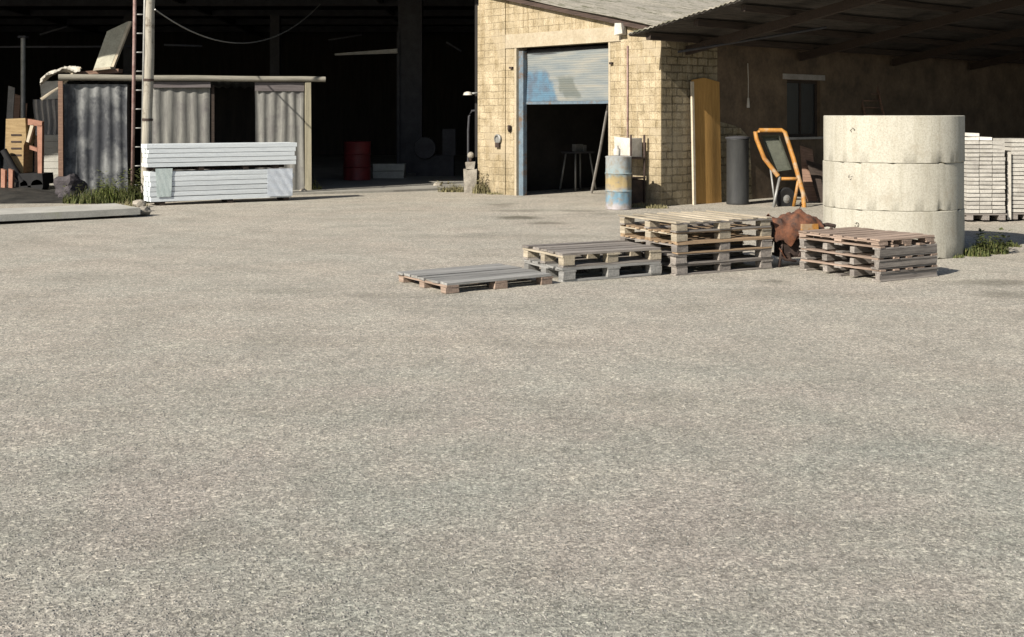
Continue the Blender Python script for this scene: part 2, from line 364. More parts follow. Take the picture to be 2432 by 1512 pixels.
def drum_mat():
    t = NT('blue_yellow_drum_paint'); v = t.map()
    sep = t.n('ShaderNodeSeparateXYZ'); t.l(v, sep.inputs[0])
    z = t.math('ADD', sep.outputs[2], t.math('MULTIPLY', t.math('SUBTRACT', t.noise(v, 5, 6, .75), .5), .30))
    col = t.ramp(z, [(.0, (.25,.23,.24)), (.08, (.26,.25,.26)), (.14, (.12,.21,.28)), (.30, (.15,.24,.30)), (.37, (.25,.22,.17)), (.44, (.31,.24,.12)), (.56, (.30,.24,.13)), (.63, (.17,.23,.25)), (.74, (.21,.245,.25)), (.95, (.27,.28,.28))])
    col = t.mix(t.ramp(t.noise(v, 9, 5, .7), [(.48,(0,0,0)),(.66,(1,1,1))]), col, (.20,.175,.14))
    t.bump(t.noise(v, 20, 3, .6), .15, .01)
    return t.done(col, .55, .0, .35)
M['drum'] = drum_mat()

# ---------------------------------------------------------------- setting: ground
g = MB()
g.sheet(lambda u, v: Vector((-90 + 180*u, -40 + 190*v, 0)), 12, 12)
struct(g.obj('ground', M['ground']), 'pale weathered asphalt yard', 'ground')
import numpy as np
rng = np.random.default_rng(5)
def chippings():
    N = 120000
    Y = 3.1 + 9.5*rng.random(N*3)**1.5
    X = (rng.random(N*3) - .5)*2*(.52*Y + .6)
    keep = rng.random(N*3) < np.clip((.52*Y+.6)/7.2, 0, 1)*np.clip((12.6-Y)/5, 0, 1)
    X, Y = X[keep][:N], Y[keep][:N]; n = len(X)
    rad = .0024 + .0036*rng.random(n)**1.6; h = rad*(.30 + .45*rng.random(n)); a0 = rng.random(n)*6.283
    V = np.zeros((n, 8, 3), np.float32)
    for k in range(4):
        a = a0 + k*1.5708 + (rng.random(n)-.5)*.7; rr = rad*(.8 + .4*rng.random(n)); tp = .45 + .3*rng.random(n)
        V[:,k,0] = X + rr*np.cos(a); V[:,k,1] = Y + rr*np.sin(a); V[:,k,2] = -.001
        V[:,4+k,0] = X + rr*tp*np.cos(a); V[:,4+k,1] = Y + rr*tp*np.sin(a); V[:,4+k,2] = h*(.75 + .5*rng.random(n))
    q = np.array([[0,1,5,4],[1,2,6,5],[2,3,7,6],[3,0,4,7],[4,5,6,7]], np.int32)
    Fc = (q[None] + (np.arange(n, dtype=np.int32)*8)[:,None,None]).reshape(-1)
    me = bpy.data.meshes.new('chippings')
    me.vertices.add(n*8); me.vertices.foreach_set('co', V.reshape(-1))
    me.loops.add(n*20); me.loops.foreach_set('vertex_index', Fc)
    me.polygons.add(n*5); me.polygons.foreach_set('loop_start', np.arange(n*5, dtype=np.int32)*4); me.polygons.foreach_set('loop_total', np.full(n*5, 4, np.int32))
    me.update(calc_edges=True)
    t = NT('asphalt_chippings'); gi = t.n('ShaderNodeNewGeometry')
    c = t.ramp(gi.outputs['Random Per Island'], [(.0, (.10,.10,.092)), (.35, (.165,.165,.15)), (.65, (.205,.19,.17)), (.92, (.235,.225,.205)), (1.0, (.31,.30,.275))])
    me.materials.append(t.done(c, .85, 0, .25))
    o = bpy.data.objects.new('chippings', me); COL.objects.link(o)
    tag(o, 'grey stone chippings standing proud of the yard asphalt in the foreground', 'gravel', kind='stuff')
chippings()
# raised concrete floor of the dark hall
e0 = gp(690, 463); e1 = gp(935, 456); e2 = gp(1131, 446)
g = MB(); g.prism([(-26, 23.9, .0), (e0.x, e0.y, 0), (e1.x, e1.y, 0), (-.95, 26.5, 0), (-.95, 48, 0), (-26, 48, 0)], (0, 0, .045)); g.bevel(.012, 2)
struct(g.obj('hall_floor', M['floor']), 'raised concrete floor edge of the dark hall', 'floor')
# dark soil at the left
def soil_fn(u, v):
    a = gp(-260 + 640*u, 486 - 6*u); b = gp(-200 + 460*u, 440)
    p = a.lerp(b, v); n = math.sin(u*17)*.5 + math.sin(u*41+v*9)*.3 + math.sin(v*23+u*5)*.3
    edge = min(1, min(u, 1-u, v*.8, 1-v)*9)
    return Vector((p.x, p.y, .006 + (.09 + .05*n)*edge))
g = MB(); g.sheet(soil_fn, 60, 26).rough(.006)
struct(g.obj('soil', M['soil']), 'dark bare soil in front of the tin shed', 'soil')

# ---------------------------------------------------------------- brick garage
C = Vector((2.72, 21.4, 0)); ANG = math.atan2(.667, .745)
def loc2w(x, y, z=0): return C + Vector((.745*x - .667*y, .667*x + .745*y, z))
bld = thing('garage_building', 'cream block garage with half open grey door and valley roof', 'building', C, ANG)
ZT = lambda y: 3.14 + .215*y
T = .28
m = MB()
m.prism([(0,0,0), (0,1.28,0), (0,1.28,ZT(1.28)), (0,0,ZT(0))], (T,0,0))
m.prism([(0,4.0,0), (0,5.15,0), (0,5.15,ZT(5.15)), (0,4.0,ZT(4.0))], (T,0,0))
m.prism([(0,1.28,3.05), (0,4.0,3.05), (0,4.0,ZT(4.0)), (0,1.28,ZT(1.28))], (T,0,0))
m.obj('front_wall', M['facade'], bld)
for y0, y1, z1 in ((4.27, 5.15, 4.0), (0, .98, 3.08)):
    m = MB(); m.box(-.025, 0, y0, y1, 0, z1).bevel(.008, 1); m.obj('pilaster', M['facade'], bld)
m = MB(); m.box(-.018, 0, .98, 4.27, 3.05, 3.33, .004).bevel(.006, 1); m.obj('lintel', M['plaster'], bld)
for y0, y1 in ((3.94, 3.999), (1.281, 1.33)):
    m = MB(); m.box(-.004, T+.01, y0, y1, 0, 3.05); m.obj('door_reveal', M['plaster'], bld)
m = MB(); m.box(.06, .16, 3.80, 3.935, 0, 2.98).bevel(.006, 1); m.obj('door_post', M['greyblue'], bld)
dr = MB()
def door_fn(u, v):
    z = 1.94 + 1.00*v
    return Vector((.17 + .0014*math.sin(v*math.pi*44) + .014*math.sin(u*5+v*4), 1.34 + 2.46*u, z))
dr.sheet(door_fn, 12, 176, (.03, 0, 0)); door = dr.obj('roller_door', M['door'], bld)
m = MB(); m.box(.14, .22, 1.335, 3.795, 1.88, 1.935).bevel(.006, 1); m.obj('bottom_rail', M['greyblue'], door)
m = MB(); m.tube([(.30, 1.30, 2.9), (.30, 3.98, 2.9)], .12, 12); m.obj('door_roll', M['hallsteel'], bld)
# side wall with window
wz0, wz1, wx0, wx1 = 1.21, 2.38, 3.87, 5.07
m = MB(); m.box(T, 1.6, 0, T, 0, 3.1).prism([(1.6,0,0),(2.7,0,0),(2.62,0,1.2),(2.3,0,1.42),(1.6,0,1.55)], (0,T,0)); m.obj('side_wall', M['side'], bld)  # lower piece keeps the paler blocks, outlined like the sunlit patch
m = MB(); m.box(0.0, T-.001, -.002, 0, 0, 3.08); m.obj('corner_blocks', M['side'], bld)
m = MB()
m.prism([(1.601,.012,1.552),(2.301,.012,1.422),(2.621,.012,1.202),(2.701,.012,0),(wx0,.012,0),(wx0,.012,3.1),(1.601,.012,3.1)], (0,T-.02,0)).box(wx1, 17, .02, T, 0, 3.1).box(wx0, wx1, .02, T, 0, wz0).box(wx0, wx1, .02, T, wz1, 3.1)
m.obj('shade_toned_wall', M['shade_wall'], bld)  # darker wall colour stands in for the canopy's shade
m = MB(); m.box(wx0, wx1, .10, .15, wz0, wz0+.06).box(wx0, wx1, .10, .15, wz1-.06, wz1).box(wx0, wx0+.06, .10, .15, wz0+.06, wz1-.06).box(wx1-.06, wx1, .10, .15, wz0+.06, wz1-.06).box((wx0+wx1)/2-.025, (wx0+wx1)/2+.025, .10, .15, wz0+.06, wz1-.06)
win = m.obj('window', M['darkwood'], bld)
m = MB(); m.box(wx0+.06, wx1-.06, .12, .13, wz0+.06, wz1-.06); m.obj('pane', M['glass'], win)
m = MB(); m.box(wx0-.08, wx1+.08, -.07, .10, wz0-.05, wz0-.003).bevel(.006,1); m.obj('sill', M['palegrey'], win)
m = MB(); m.box(wx0-.15, wx1+.15, .0, .018, wz1+.01, wz1+.12); m.obj('window_lintel', M['palegrey'], win)
# inner walls
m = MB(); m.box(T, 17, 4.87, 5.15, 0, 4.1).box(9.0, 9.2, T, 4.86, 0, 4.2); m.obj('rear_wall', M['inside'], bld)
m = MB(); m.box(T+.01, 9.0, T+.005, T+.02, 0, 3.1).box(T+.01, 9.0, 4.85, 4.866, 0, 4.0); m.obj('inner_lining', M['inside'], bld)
# roof (corrugated cement sheets, falling to the valley)
def roof_fn(u, v):
    x = -.14 + 24*u; y = -.30 + (6.6 + .85*max(0, x))*v
    return Vector((x, y, ZT(y) + .10 + .022*math.sin(x*2*math.pi/.17) + .012*math.sin(y*1.9+x*.3)))
m = MB(); m.sheet(roof_fn, 980, 14, (0,0,.012)); m.obj('roof_sheets', M['asbestos'], bld)
m = MB(); m.prism([(-.11, -.2, ZT(-.2)+.005), (-.11, 6.0, ZT(6.0)+.005), (-.11, 6.0, ZT(6.0)+.085), (-.11, -.2, ZT(-.2)+.085)], (.09,0,0)); m.obj('fascia', M['fascia'], bld)
# small fittings
m = MB(); m.box(-.16, -.03, .84, 1.02, 3.16, 3.36, .02).bevel(.02, 2); m.obj('corner_stone', M['whitepaint'], bld)
m = MB(); m.tube([(-.045, .80, .35), (-.045, .80, 2.95)], .016, 8); m.obj('downpipe', M['rustred'], bld)
vent = MB(); vent.lathe([(.085, 0), (.10, .015), (.10, .05), (.075, .06), (.07, .03)], 20)
vo = vent.obj('wall_socket', M['galv'], bld); vo.location = (-.027, 4.46, 1.16); vo.rotation_euler = (0, R(-90), 0)
m = MB(); m.box(-.085, -.026, 4.40, 4.52, .98, 1.08).bevel(.01,1); m.obj('socket_box', M['rustdark'], bld)
m = MB(); m.tube([(-.02, 4.13, 1.33), (-.06, 4.10, 1.37), (-.06, 4.10, 1.45)], .035, 8); m.obj('door_hook', M['rustdark'], bld)
for y0, y1 in ((1.20, 1.27), (4.03, 4.12)):
    m = MB(); m.box(-.05, -.001, y0, y1, 2.62, 2.66); m.obj('hinge_plate', M['rustdark'], bld)
# ---------------------------------------------------------------- canopy on the right
can = thing('canopy_roof', 'dark lean-to canopy roof seen from below at the upper right', 'canopy', C, ANG)
ZC = lambda y: 3.06 + .18*(-y)
XL = -.9
def can_fn(u, v):
    y = -9.4*v - .02; x = XL + 17.6*u + .03*math.sin(y*9)*(1-u)
    return Vector((x, y, ZC(y) + .009*math.sin(y*2*math.pi/.11) + .01*math.sin(x*1.7)))
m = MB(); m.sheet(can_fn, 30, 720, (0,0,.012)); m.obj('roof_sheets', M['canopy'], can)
def lit_strip_fn(u, v):
    y = -9.4*v - .02; x = XL - .03 + .30*u + .02*math.sin(y*9)
    return Vector((x, y, ZC(y) + .013 + .010*math.sin(y*2*math.pi/.11)))
m = MB(); m.sheet(lit_strip_fn, 3, 720, (0,0,.022)); m.obj('lit_edge_strip', M['asbestos'], can)  # pale strip added for the sunlit look of the corrugation ends
for k, y in enumerate([-.35, -1.35, -2.35, -3.4, -4.4, -5.5, -6.6, -7.8]):
    m = MB(); m.box(XL+.12+random.uniform(0,.1), 16.5, y-.05, y+.05, ZC(y)-.135, ZC(y)-.03, .012); m.obj('purlin', M['darkwood'], can)
for x in (.6, 4.2, 7.8, 11.4, 15):
    m = MB(); m.prism([(x, -.05, ZC(-.05)-.30), (x, -9.0, ZC(-9)-.30), (x, -9.0, ZC(-9)-.14), (x, -.05, ZC(-.05)-.14)], (.1,0,0)); m.obj('rafter', M['darkwood'], can)
m = MB(); m.box(16.6, 16.8, -9.4, 0, 0, 4.5); m.obj('end_wall', M['shade_wall'], can)
m = MB(); m.tube([(.15, -.25, 2.80), (1.6, -2.4, 3.2)], .022, 8); m.obj('brace', M['hallsteel'], can)
for x in (4.2, 11.4):
    m = MB(); m.box(x, x+.14, -8.9, -8.76, 0, ZC(-8.9)-.3); m.obj('post', M['darkwood'], can)
# cord hanging under the canopy
pc = loc2w(2.6, -.25)
yc = pc.y
m = MB(); a = wp(1776, 150, yc); b = wp(1777, 232, yc); m.tube([a, a.lerp(b, .5) + Vector((.006,0,0)), b], .006, 6)
cord = m.obj('hanging_cord', M['whitepaint']); tag(cord, 'thin pale cord hanging in front of the dark side wall', 'cord')
m = MB(); c = wp(1777, 232, yc); m.tube([c, c - Vector((0,0,.06)), c - Vector((0,0,.19))], .018, 8, .03); m.obj('cord_handle', M['whitepaint'], cord)

# ---------------------------------------------------------------- dark hall
hall = thing('open_hall', 'dark open-fronted hall filling the upper left behind the shed', 'building')
def hall_roof(u, v):
    a = Vector((-30 + 29.2*u, 18.2 + 5.4*u, 6.0)); b = Vector((-30 + 29.2*u, 48, 5.2))
    return a.lerp(b, v) + Vector((0,0,.02*math.sin(u*400)))
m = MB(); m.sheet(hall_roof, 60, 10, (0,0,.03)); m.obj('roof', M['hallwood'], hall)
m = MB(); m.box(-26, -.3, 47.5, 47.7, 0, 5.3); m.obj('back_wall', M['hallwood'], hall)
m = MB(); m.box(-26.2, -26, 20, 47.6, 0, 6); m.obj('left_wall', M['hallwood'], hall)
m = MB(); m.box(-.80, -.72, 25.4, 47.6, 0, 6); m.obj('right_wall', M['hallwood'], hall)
for X in (-22, -16, -10, -4):
    y0 = 18.6 + 5.4*(X+30)/29.2; m = MB(); m.prism([(X, y0, 5.35), (X, 47, 4.75), (X, 47, 5.0), (X, y0, 5.7)], (.14,0,0)); m.obj('roof_beam', M['hallwood'], hall)
for k in range(7):
    y0 = 26 + 3.2*k; m = MB(); m.box(-25.9, -.9, y0, y0+.14, 5.05 - .03*k, 5.25 - .03*k); m.obj('roof_purlin', M['hallsteel'], hall)
for X in (-19, -12.2, -7.6):
    m = MB(); m.box(X, X+.3, 37, 37.3, .045, 4.8); m.obj('pillar', M['hallsteel'], hall)
p = wp(945, 420, 33); q = wp(1002, 110, 33)
m = MB(); m.box(p.x, q.x, 33, 33.5, .045, 4.9).box(p.x-.03, p.x+.05, 32.95, 33.0, .045, 4.0); m.obj('pillar', M['hallsteel'], hall)
a = wp(795, 131, 33.4); b = wp(944, 126, 32.9)
m = MB(); m.prism([a, b, b+Vector((0,0,.13)), a+Vector((0,0,.05))], (0,.2,0)); m.obj('crossbeam', M['galv'], hall)
for (x0,y0,x1,y1,Y) in ((0,111,312,110,30), (390,106,480,109,30), (1060,100,1096,121,31), (95,82,160,62,32), (780,95,860,82,34)):
    m = MB(); m.tube([wp(x0,y0,Y), wp(x1,y1,Y)], .03, 6); m.obj('tie_rod', M['hallsteel'], hall)
# sagging cable
A = wp(368, 22, 22.2); B_ = wp(760, 10, 30)
pts = []
for i in range(25):
    u = i/24; p = A.lerp(B_, u); p.z -= .80*4*u*(1-u); pts.append(p)
m = MB(); m.tube(pts, .014, 6); tag(m.obj('cable', M['galv']), 'thin grey cable sagging from the wooden pole into the hall', 'cable')

# ---------------------------------------------------------------- tin shed inside the hall front
S0 = Vector((-9.25, 24.3, 0)); sd = Vector((.970, .2415, 0)); SA = math.atan2(.2415, .970)
def U(px):
    r = (px - CX)/F
    return (r*24.3 + 9.25)/(.970 - .2415*r)
shed = thing('tin_shed', 'low grey corrugated tin shed with a dark doorway and pole rail', 'shed', S0, SA)
def corr(u0, u1, z0, z1, name, mat, pitch=.235, amp=.014):
    n = int((u1-u0)/pitch*10)
    m = MB(); ph = random.uniform(0, 6)
    def f(a, b):
        x = u0 + (u1-u0)*a
        s = math.sin(x*2*math.pi/pitch + ph)
        return Vector((x + .015*math.sin(b*3+a*9), .03 + amp*(abs(s)**.7)*(1 if s > 0 else -1) + .03*math.sin(b*2+x*2), z0 + (z1-z0)*b))
    m.sheet(f, n, 12, (0, .006, 0)); return m.obj(name, mat, shed)
corr(U(150), U(303), .05, 2.30, 'wall_panel', M['tin_dappled'], .22)
corr(U(347), U(500), .05, 2.28, 'wall_panel', M['tin'], .25)
corr(U(605), U(722), .05, 2.22, 'wall_panel', M['tin'], .21)
for q0, q1, z0 in ((360, 500, 2.24), (605, 722, 2.18)):
    m = MB(); m.box(U(q0), U(q1), -.035, -.005, z0, 2.36, .006); m.obj('head_board', M['tintop'], shed)
for px, w, mt in ((145, .09, 'brownw'), (731, .13, 'postw')):
    m = MB(); m.box(U(px)-w/2, U(px)+w/2, -.1, -.1+w, 0, 2.36, .008).bevel(.01,1); m.obj('post', M[mt], shed)
for q0 in (U(303)-.03, U(502)):
    m = MB(); m.box(q0, q0+.06, .07, .13, 0, 2.3); m.obj('stud', M['darkwood'], shed)
m = MB(); pts = [(U(140)+ (U(772)-U(140))*i/12, -.06 + .01*math.sin(i*2.1), 2.435 + .004*math.sin(i*1.3)) for i in range(13)]
m.tube(pts, .068, 10, .06); m.obj('top_rail', M['rail'], shed)
m = MB(); m.sheet(lambda u, v: Vector((U(150) + (U(735)-U(150))*u, .02 + 2.4*v, 2.40 + .02*math.sin(u*160) - .1*v)), 240, 3, (0,0,.01)); m.obj('roof_sheet', M['tin_dappled'], shed)
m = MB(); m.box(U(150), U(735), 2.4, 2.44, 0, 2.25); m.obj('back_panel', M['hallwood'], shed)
for q0 in (U(145)-.02, U(735)-.02):
    m = MB(); m.box(q0, q0+.02, .1, 2.39, 0, 2.25); m.obj('side_panel', M['hallwood'], shed)

# junk on the shed roof
Yr = 24.9
P4 = [wp(221,167,Yr), wp(261,162,Yr), wp(305,50,Yr+.3), wp(254,74,Yr+.3)]
jb = thing('leaning_board', 'greyish green board with an edge painted sunlit, tilted up on the shed roof', 'board', P4[0])
m = MB(); m.prism([p - P4[0] for p in P4], (.0, .09, .0)); m.obj('board_face', M['sheetgreen'], jb)
d = (P4[2]-P4[1])
m = MB(); m.prism([P4[1]-P4[0]+Vector((.002,0,0)), P4[1]-P4[0]+Vector((.055,.02,0)), P4[2]-P4[0]+Vector((.06,.02,0)), P4[2]-P4[0]+Vector((.002,0,0))], (0,.10,0)).rough(.008); m.obj('painted_lit_edge', M['sheetedge'], jb)  # sunlight on the board's edge painted in as a pale strip
m = MB(); a = wp(172,178,24.6); b = wp(282,172,24.8); m.prism([a, b, b+Vector((0,0,.075)), a+Vector((0,0,.07))], (0,.25,0)).rough(.01)
tag(m.obj('loose_board', M['brownw']), 'dark brown loose board lying along the shed roof edge', 'board')
m = MB(); a = wp(222,168,24.55); b = wp(262,163,24.6); m.prism([a, b, b+Vector((0,0,.05)), a+Vector((0,0,.05))], (0,.3,0)).rough(.008)
tag(m.obj('loose_board', M['sheetedge']), 'short pale pinkish board under the tilted green board', 'board')
def tarp(u, v):
    p = wp(96 + 95*u, 190 - 22*u - 10*math.sin(u*3.1), 24.3 + .9*v)
    return p + Vector((0, 0, .025*math.sin(u*13+v*7) + .03*math.sin(v*9+u*4) - .25*max(0,.25-u)))
m = MB(); m.sheet(tarp, 26, 12, (0,0,.04)).rough(.012); tag(m.obj('crumpled_sheet', M['whitetarp']), 'crumpled dirty white sheet hanging over the shed roof corner', 'sheet')
for (x0,y0,x1,y1,w,lab) in ((150,196,192,160,.07,'pale bent timber offcut rising from the shed roof corner'), (98,236,146,205,.06,'thin pale stick propped left of the shed corner')):
    m = MB(); a = wp(x0,y0,24.35); b = wp(x1,y1,24.5); mid = a.lerp(b,.5)+Vector((.02,0,.03)); m.tube([a,mid,b], w*.6, 6, w*.4).rough(.006)
    tag(m.obj('timber_offcut', M['sheetedge']), lab, 'offcut')

# pole and ladder
Yp = 22.3
base = gp(345, HY + CAMH*F/Yp); top = wp(358, 0, Yp); dirv = (top-base)/(top.z)
pole = thing('wooden_pole', 'tall pale weathered wooden pole in front of the tin shed', 'pole', base)
m = MB(); m.tube([dirv*z + Vector((.008*math.sin(z*3),0,0)) for z in [i*.4 for i in range(16)]], .098, 12, .078); m.obj('shaft', M['polew'], pole)
for z in (1.55, .95, 2.3):
    m = MB(); m.tube([dirv*z, dirv*(z+.045)], .102, 12); m.obj('wire_band', M['rustdark'], pole)
lad = thing('iron_ladder', 'narrow rusty red iron ladder fixed beside the wooden pole', 'ladder', wp(314, 470, Yp+.1))
lx = Vector((wp(319, 100, Yp).x - wp(314, 470, Yp).x, 0, 0))/3.0
l0 = Vector((0,0,0))
m = MB(); m.tube([l0, l0 + lx*5.8 + Vector((0,0,5.8))], .034, 8); m.obj('stile', M['rustred'], lad)
m = MB(); m.tube([l0 + Vector((.175,0.0,0)), l0 + lx*5.8 + Vector((.20,.0,5.8))], .026, 8); m.obj('stile', M['galv'], lad)
for k in range(16):
    z = .25 + k*.36; m = MB(); m.tube([lx*z + Vector((0,0,z)), lx*z + Vector((.22,.05,z))], .014, 6); m.obj('rung', M['galv'], lad)

# ---------------------------------------------------------------- white timber stack
O = gp(356, 489); E = gp(696, 476); dv = (E - O); Lw = dv.length; WA = math.atan2(dv.y, dv.x)
wm = Matrix.Translation(O) @ Matrix.Rotation(WA, 4, 'Z')
ORD = ['first','second','third','fourth','fifth','sixth','seventh','eighth','ninth','tenth','eleventh','twelfth','thirteenth','fourteenth','fifteenth','sixteenth','seventeenth','eighteenth','nineteenth','twentieth']
protoT = None
secs = [('lower', .075, .092, 6), ('upper', .705, .086, 5)]
for sec, zb, hh, rows in secs:
    for r_ in range(rows):
        for dcol in range(4):
            ext = (.02 if sec == 'lower' else .06)
            x0 = random.uniform(-.02, .02) - (.04 if sec == 'upper' else 0); x1 = Lw + random.uniform(-.03, .03) + (ext if sec == 'upper' else -.02)
            m = MB(); m.box(x0, x1, dcol*.112, dcol*.112+.106, zb + r_*hh, zb + r_*hh + hh-.010, .003).bevel(.006, 1)
            o = m.obj('white_timber', M['white']); o.matrix_world = wm
            o.location = o.location + Vector((0, 0, 0))
            rr = ORD[r_]; cc = ['front row', 'second row back', 'third row back', 'rear row'][dcol]
            tag(o, f'white timber in the {sec} bundle before the shed, {rr} layer up, {cc}', 'timber', 'white timbers stacked before the shed')
for nm, xs, z0, z1 in (('lower', (.18, 1.45, 2.55), .004, .072), ('middle', (.12, .9, 1.75, 2.35), .632, .702)):
    for i, x in enumerate(xs):
        m = MB(); m.box(x, x+.1, .015, .44 if nm == 'lower' else .31, z0, z1, .004); o = m.obj('bearer', M['darkwood']); o.matrix_world = wm
        side = ['leftmost', 'second', 'third', 'rightmost'][i if i < len(xs)-1 else 3]
        tag(o, f'{side} dark wooden bearer {"under the lower white bundle" if nm=="lower" else "in the gap between the two white bundles"}', 'bearer', 'bearers of the white timber stack')
m = MB(); m.box(.04, Lw-.06, .33, .43, .634, .700, .003); o = m.obj('bearer', M['darkwood']); o.matrix_world = wm; tag(o, 'long dark batten added to darken the gap between the white bundles', 'bearer', 'bearers of the white timber stack')  # added batten, hides the sunlit shed so the gap looks dark
def film(u, v):
    x = Lw - .52 + .50*u; z = .10 + .53*v
    return Vector((x, -.020 - .008*abs(math.sin(u*9+v*6))*(.3+u) - .002*math.sin(v*21+u*5), z - .03*u*math.sin(v*3.1)))
m = MB(); m.sheet(film, 22, 22, (0,.004,0)); o = m.obj('plastic_film', M['bluefilm']); o.matrix_world = wm; tag(o, 'crumpled bluish plastic film over the right end of the lower white bundle', 'film')
def gfilm(u, v):
    x = .12 + .26*u; z = .16 + .52*v
    return Vector((x + .05*v*(u-.5), -.014 - .004*abs(math.sin(u*9+v*5)), z))
m = MB(); m.sheet(gfilm, 10, 14, (0,.003,0)); o = m.obj('green_film', M['greenplastic']); o.matrix_world = wm; tag(o, 'pale green plastic scrap stuck on the left of the lower white bundle', 'film')

# concrete slab lying at left
a0 = gp(-140, 541); a1 = gp(336, 516); dv = a1-a0; SLA = math.atan2(dv.y, dv.x); Ls = dv.length
slab = thing('concrete_slab', 'long pale concrete slab lying on low bearers at the left edge', 'slab', a0, SLA)
m = MB(); m.sheet(lambda u, v: Vector((Ls*u, .05+ 1.25*v, .045 + .003*math.sin(u*7))), 40, 6, (0,0,.105)).bevel(.012, 2, 60); m.obj('slab_body', M['slab'], slab)
for i, x in enumerate((.4, 1.7, 2.6)):
    m = MB(); m.box(x, x+.1, .14, 1.2, .004, .043); m.obj('slab_bearer', M['darkwood'], slab)

def stone(p, r, lab, mat='stone', sq=.7):
    m = MB(); bmesh.ops.create_icosphere(m.bm, subdivisions=2, radius=r)
    for v in m.bm.verts: v.co *= 1 + random.uniform(-.18,.18); v.co.z *= sq
    o = m.obj('stone', M[mat]); o.location = p + Vector((0,0,r*sq*.75)); o.rotation_euler = (0,0,random.uniform(0,6)); tag(o, lab, 'stone', 'loose stones on the ground'); return o
stone(gp(340, 512), .13, 'grey broken lump at the right end of the long slab, nearest the yard')
stone(gp(331, 492), .12, 'pale lump behind the right end of the long slab')
stone(gp(347, 501), .07, 'small pale lump between the slab and the white timber stack')
stone(gp(160, 476), .16, 'dark rough stone before the left corner of the tin shed', 'bag')
stone(gp(1040, 445), .10, 'pale stone lying among the weeds left of the garage corner')
stone(gp(720, 458), .08, 'small pale lump at the foot of the yellowish shed post')
stone(gp(1958, 640), .05, 'small stone between the rusty barrel and the right pallet stack')

# dark sack
m = MB(); bmesh.ops.create_icosphere(m.bm, subdivisions=3, radius=.3)
for v in m.bm.verts:
    n = math.sin(v.co.x*21)*.03 + math.sin(v.co.z*17+v.co.y*9)*.04; v.co += v.co.normalized()*n; v.co.z = v.co.z*1.05 if v.co.z > 0 else v.co.z*.75
o = m.obj('sack', M['bag']); o.location = gp(158, 474) + Vector((-.05,.35,.2)); tag(o, 'dark mauve slumped sack standing at the left shed corner', 'sack')

# ---------------------------------------------------------------- machine at the left edge
Ym = 25.2
mb = wp(50, 455, Ym); mb.z = 0
mach = thing('old_machine', 'old tan and salmon painted machine with a black arm at the left edge', 'machine', mb)
def mp(px, py, dy=0.0): return wp(px, py, Ym+dy) - mb
m = MB(); m.prism([mp(14,282), mp(60,280), mp(62,330), mp(56,345), mp(55,412), mp(40,425), mp(12,372)], (0,.5,0)).bevel(.02,2); hs = m.obj('housing', M['tanply'], mach)
for y in (318, 334, 350, 366):
    m = MB(); m.prism([mp(26,y,-.012), mp(50,y,-.012), mp(50,y+4,-.012), mp(26,y+4,-.012)], (0,.01,0)); m.obj('slot', M['rustdark'], hs)
m = MB(); m.prism([mp(66,282), mp(100,288), mp(99,300), mp(66,296)], (0,.12,0)); m.obj('top_bar', M['salmon'], mach)
m = MB(); m.prism([mp(88,298), mp(100,298), mp(99,432), mp(90,432)], (0,.12,0)); m.obj('leg', M['salmon'], mach)
m = MB(); m.prism([mp(72,296), mp(80,296), mp(68,338), mp(62,336)], (0,.1,0)); m.obj('brace', M['sheetedge'], mach)
m = MB(); m.prism([mp(70,345), mp(88,352), mp(88,360), mp(70,354)], (0,.1,0)); m.obj('brace', M['salmon'], mach)
m = MB(); m.tube([mp(8,356,-.15), mp(30,395,-.15), mp(54,432,-.15)], .07, 10); m.obj('arm', M['black'], mach)
m = MB(); m.prism([mp(44,412,-.2), mp(100,412,-.2), mp(102,438,-.2), mp(48,442,-.2)], (0,.6,0)).bevel(.03,2); m.obj('base', M['black'], mach)
for px in (56, 92):
    m = MB(); a = mp(px, 440, -.1); m.tube([a+Vector((0,-.1,0)), a+Vector((0,.25,0))], .13, 16); m.obj('wheel', M['black'], mach)
for px in (2, 20):
    m = MB(); m.prism([mp(px,400,-.3), mp(px+10,404,-.3), mp(px+9,452,-.3), mp(px,452,-.3)], (0,.1,0)); m.obj('foot', M['salmon'], mach)
# thin post and pale stuff behind
Yb = 27.4
sp = thing('steel_post', 'thin pale steel post standing behind the old machine', 'post', gp(55, HY + CAMH*F/Yb))
m = MB(); m.tube([(0,0,0), (.0,0,3.45)], .055, 10); m.obj('tube', M['galv'], sp)
m = MB(); m.box(-.09,.09,-.09,.09,3.45,3.5); m.obj('cap_plate', M['hallsteel'], sp)
m = MB(); a = wp(80, 236, 26.9); b = wp(146, 322, 26.9); m.sheet(lambda u, v: Vector((a.x+(b.x-a.x)*u, 26.9+.03*math.sin(u*30)+.05*math.sin(v*5), b.z+(a.z-b.z)*v)), 30, 10, (0,.05,0))
tag(m.obj('pale_sheet', M['palegrey']), 'pale grey upright sheet behind the shed corner, above the block pile', 'sheet')
m = MB(); a = wp(96, 192, 27.3); b = wp(146, 236, 27.3); m.box(a.x, b.x, 27.3, 27.7, b.z+.004, a.z, .02).bevel(.03,1)
tag(m.obj('pale_box', M['whitetarp']), 'dirty pale box on the upright sheet left of the shed corner', 'box')
pb = None
for k in range(6):
    a = wp(102, 415 - 16*k, 26.6); b = wp(148, 401 - 16*k, 26.6)
    m = MB(); m.box(a.x + random.uniform(-.03,.03), b.x+.2, 26.6, 26.95, a.z+.003, b.z+.012, .006).bevel(.012,1)
    tag(m.obj('pale_block', M['slab']), f'pale greenish block behind the shed corner, {ORD[k]} up in its pile', 'block', 'pale blocks piled behind the shed corner')
m = MB(); z0 = wp(100, 415, 26.6).z
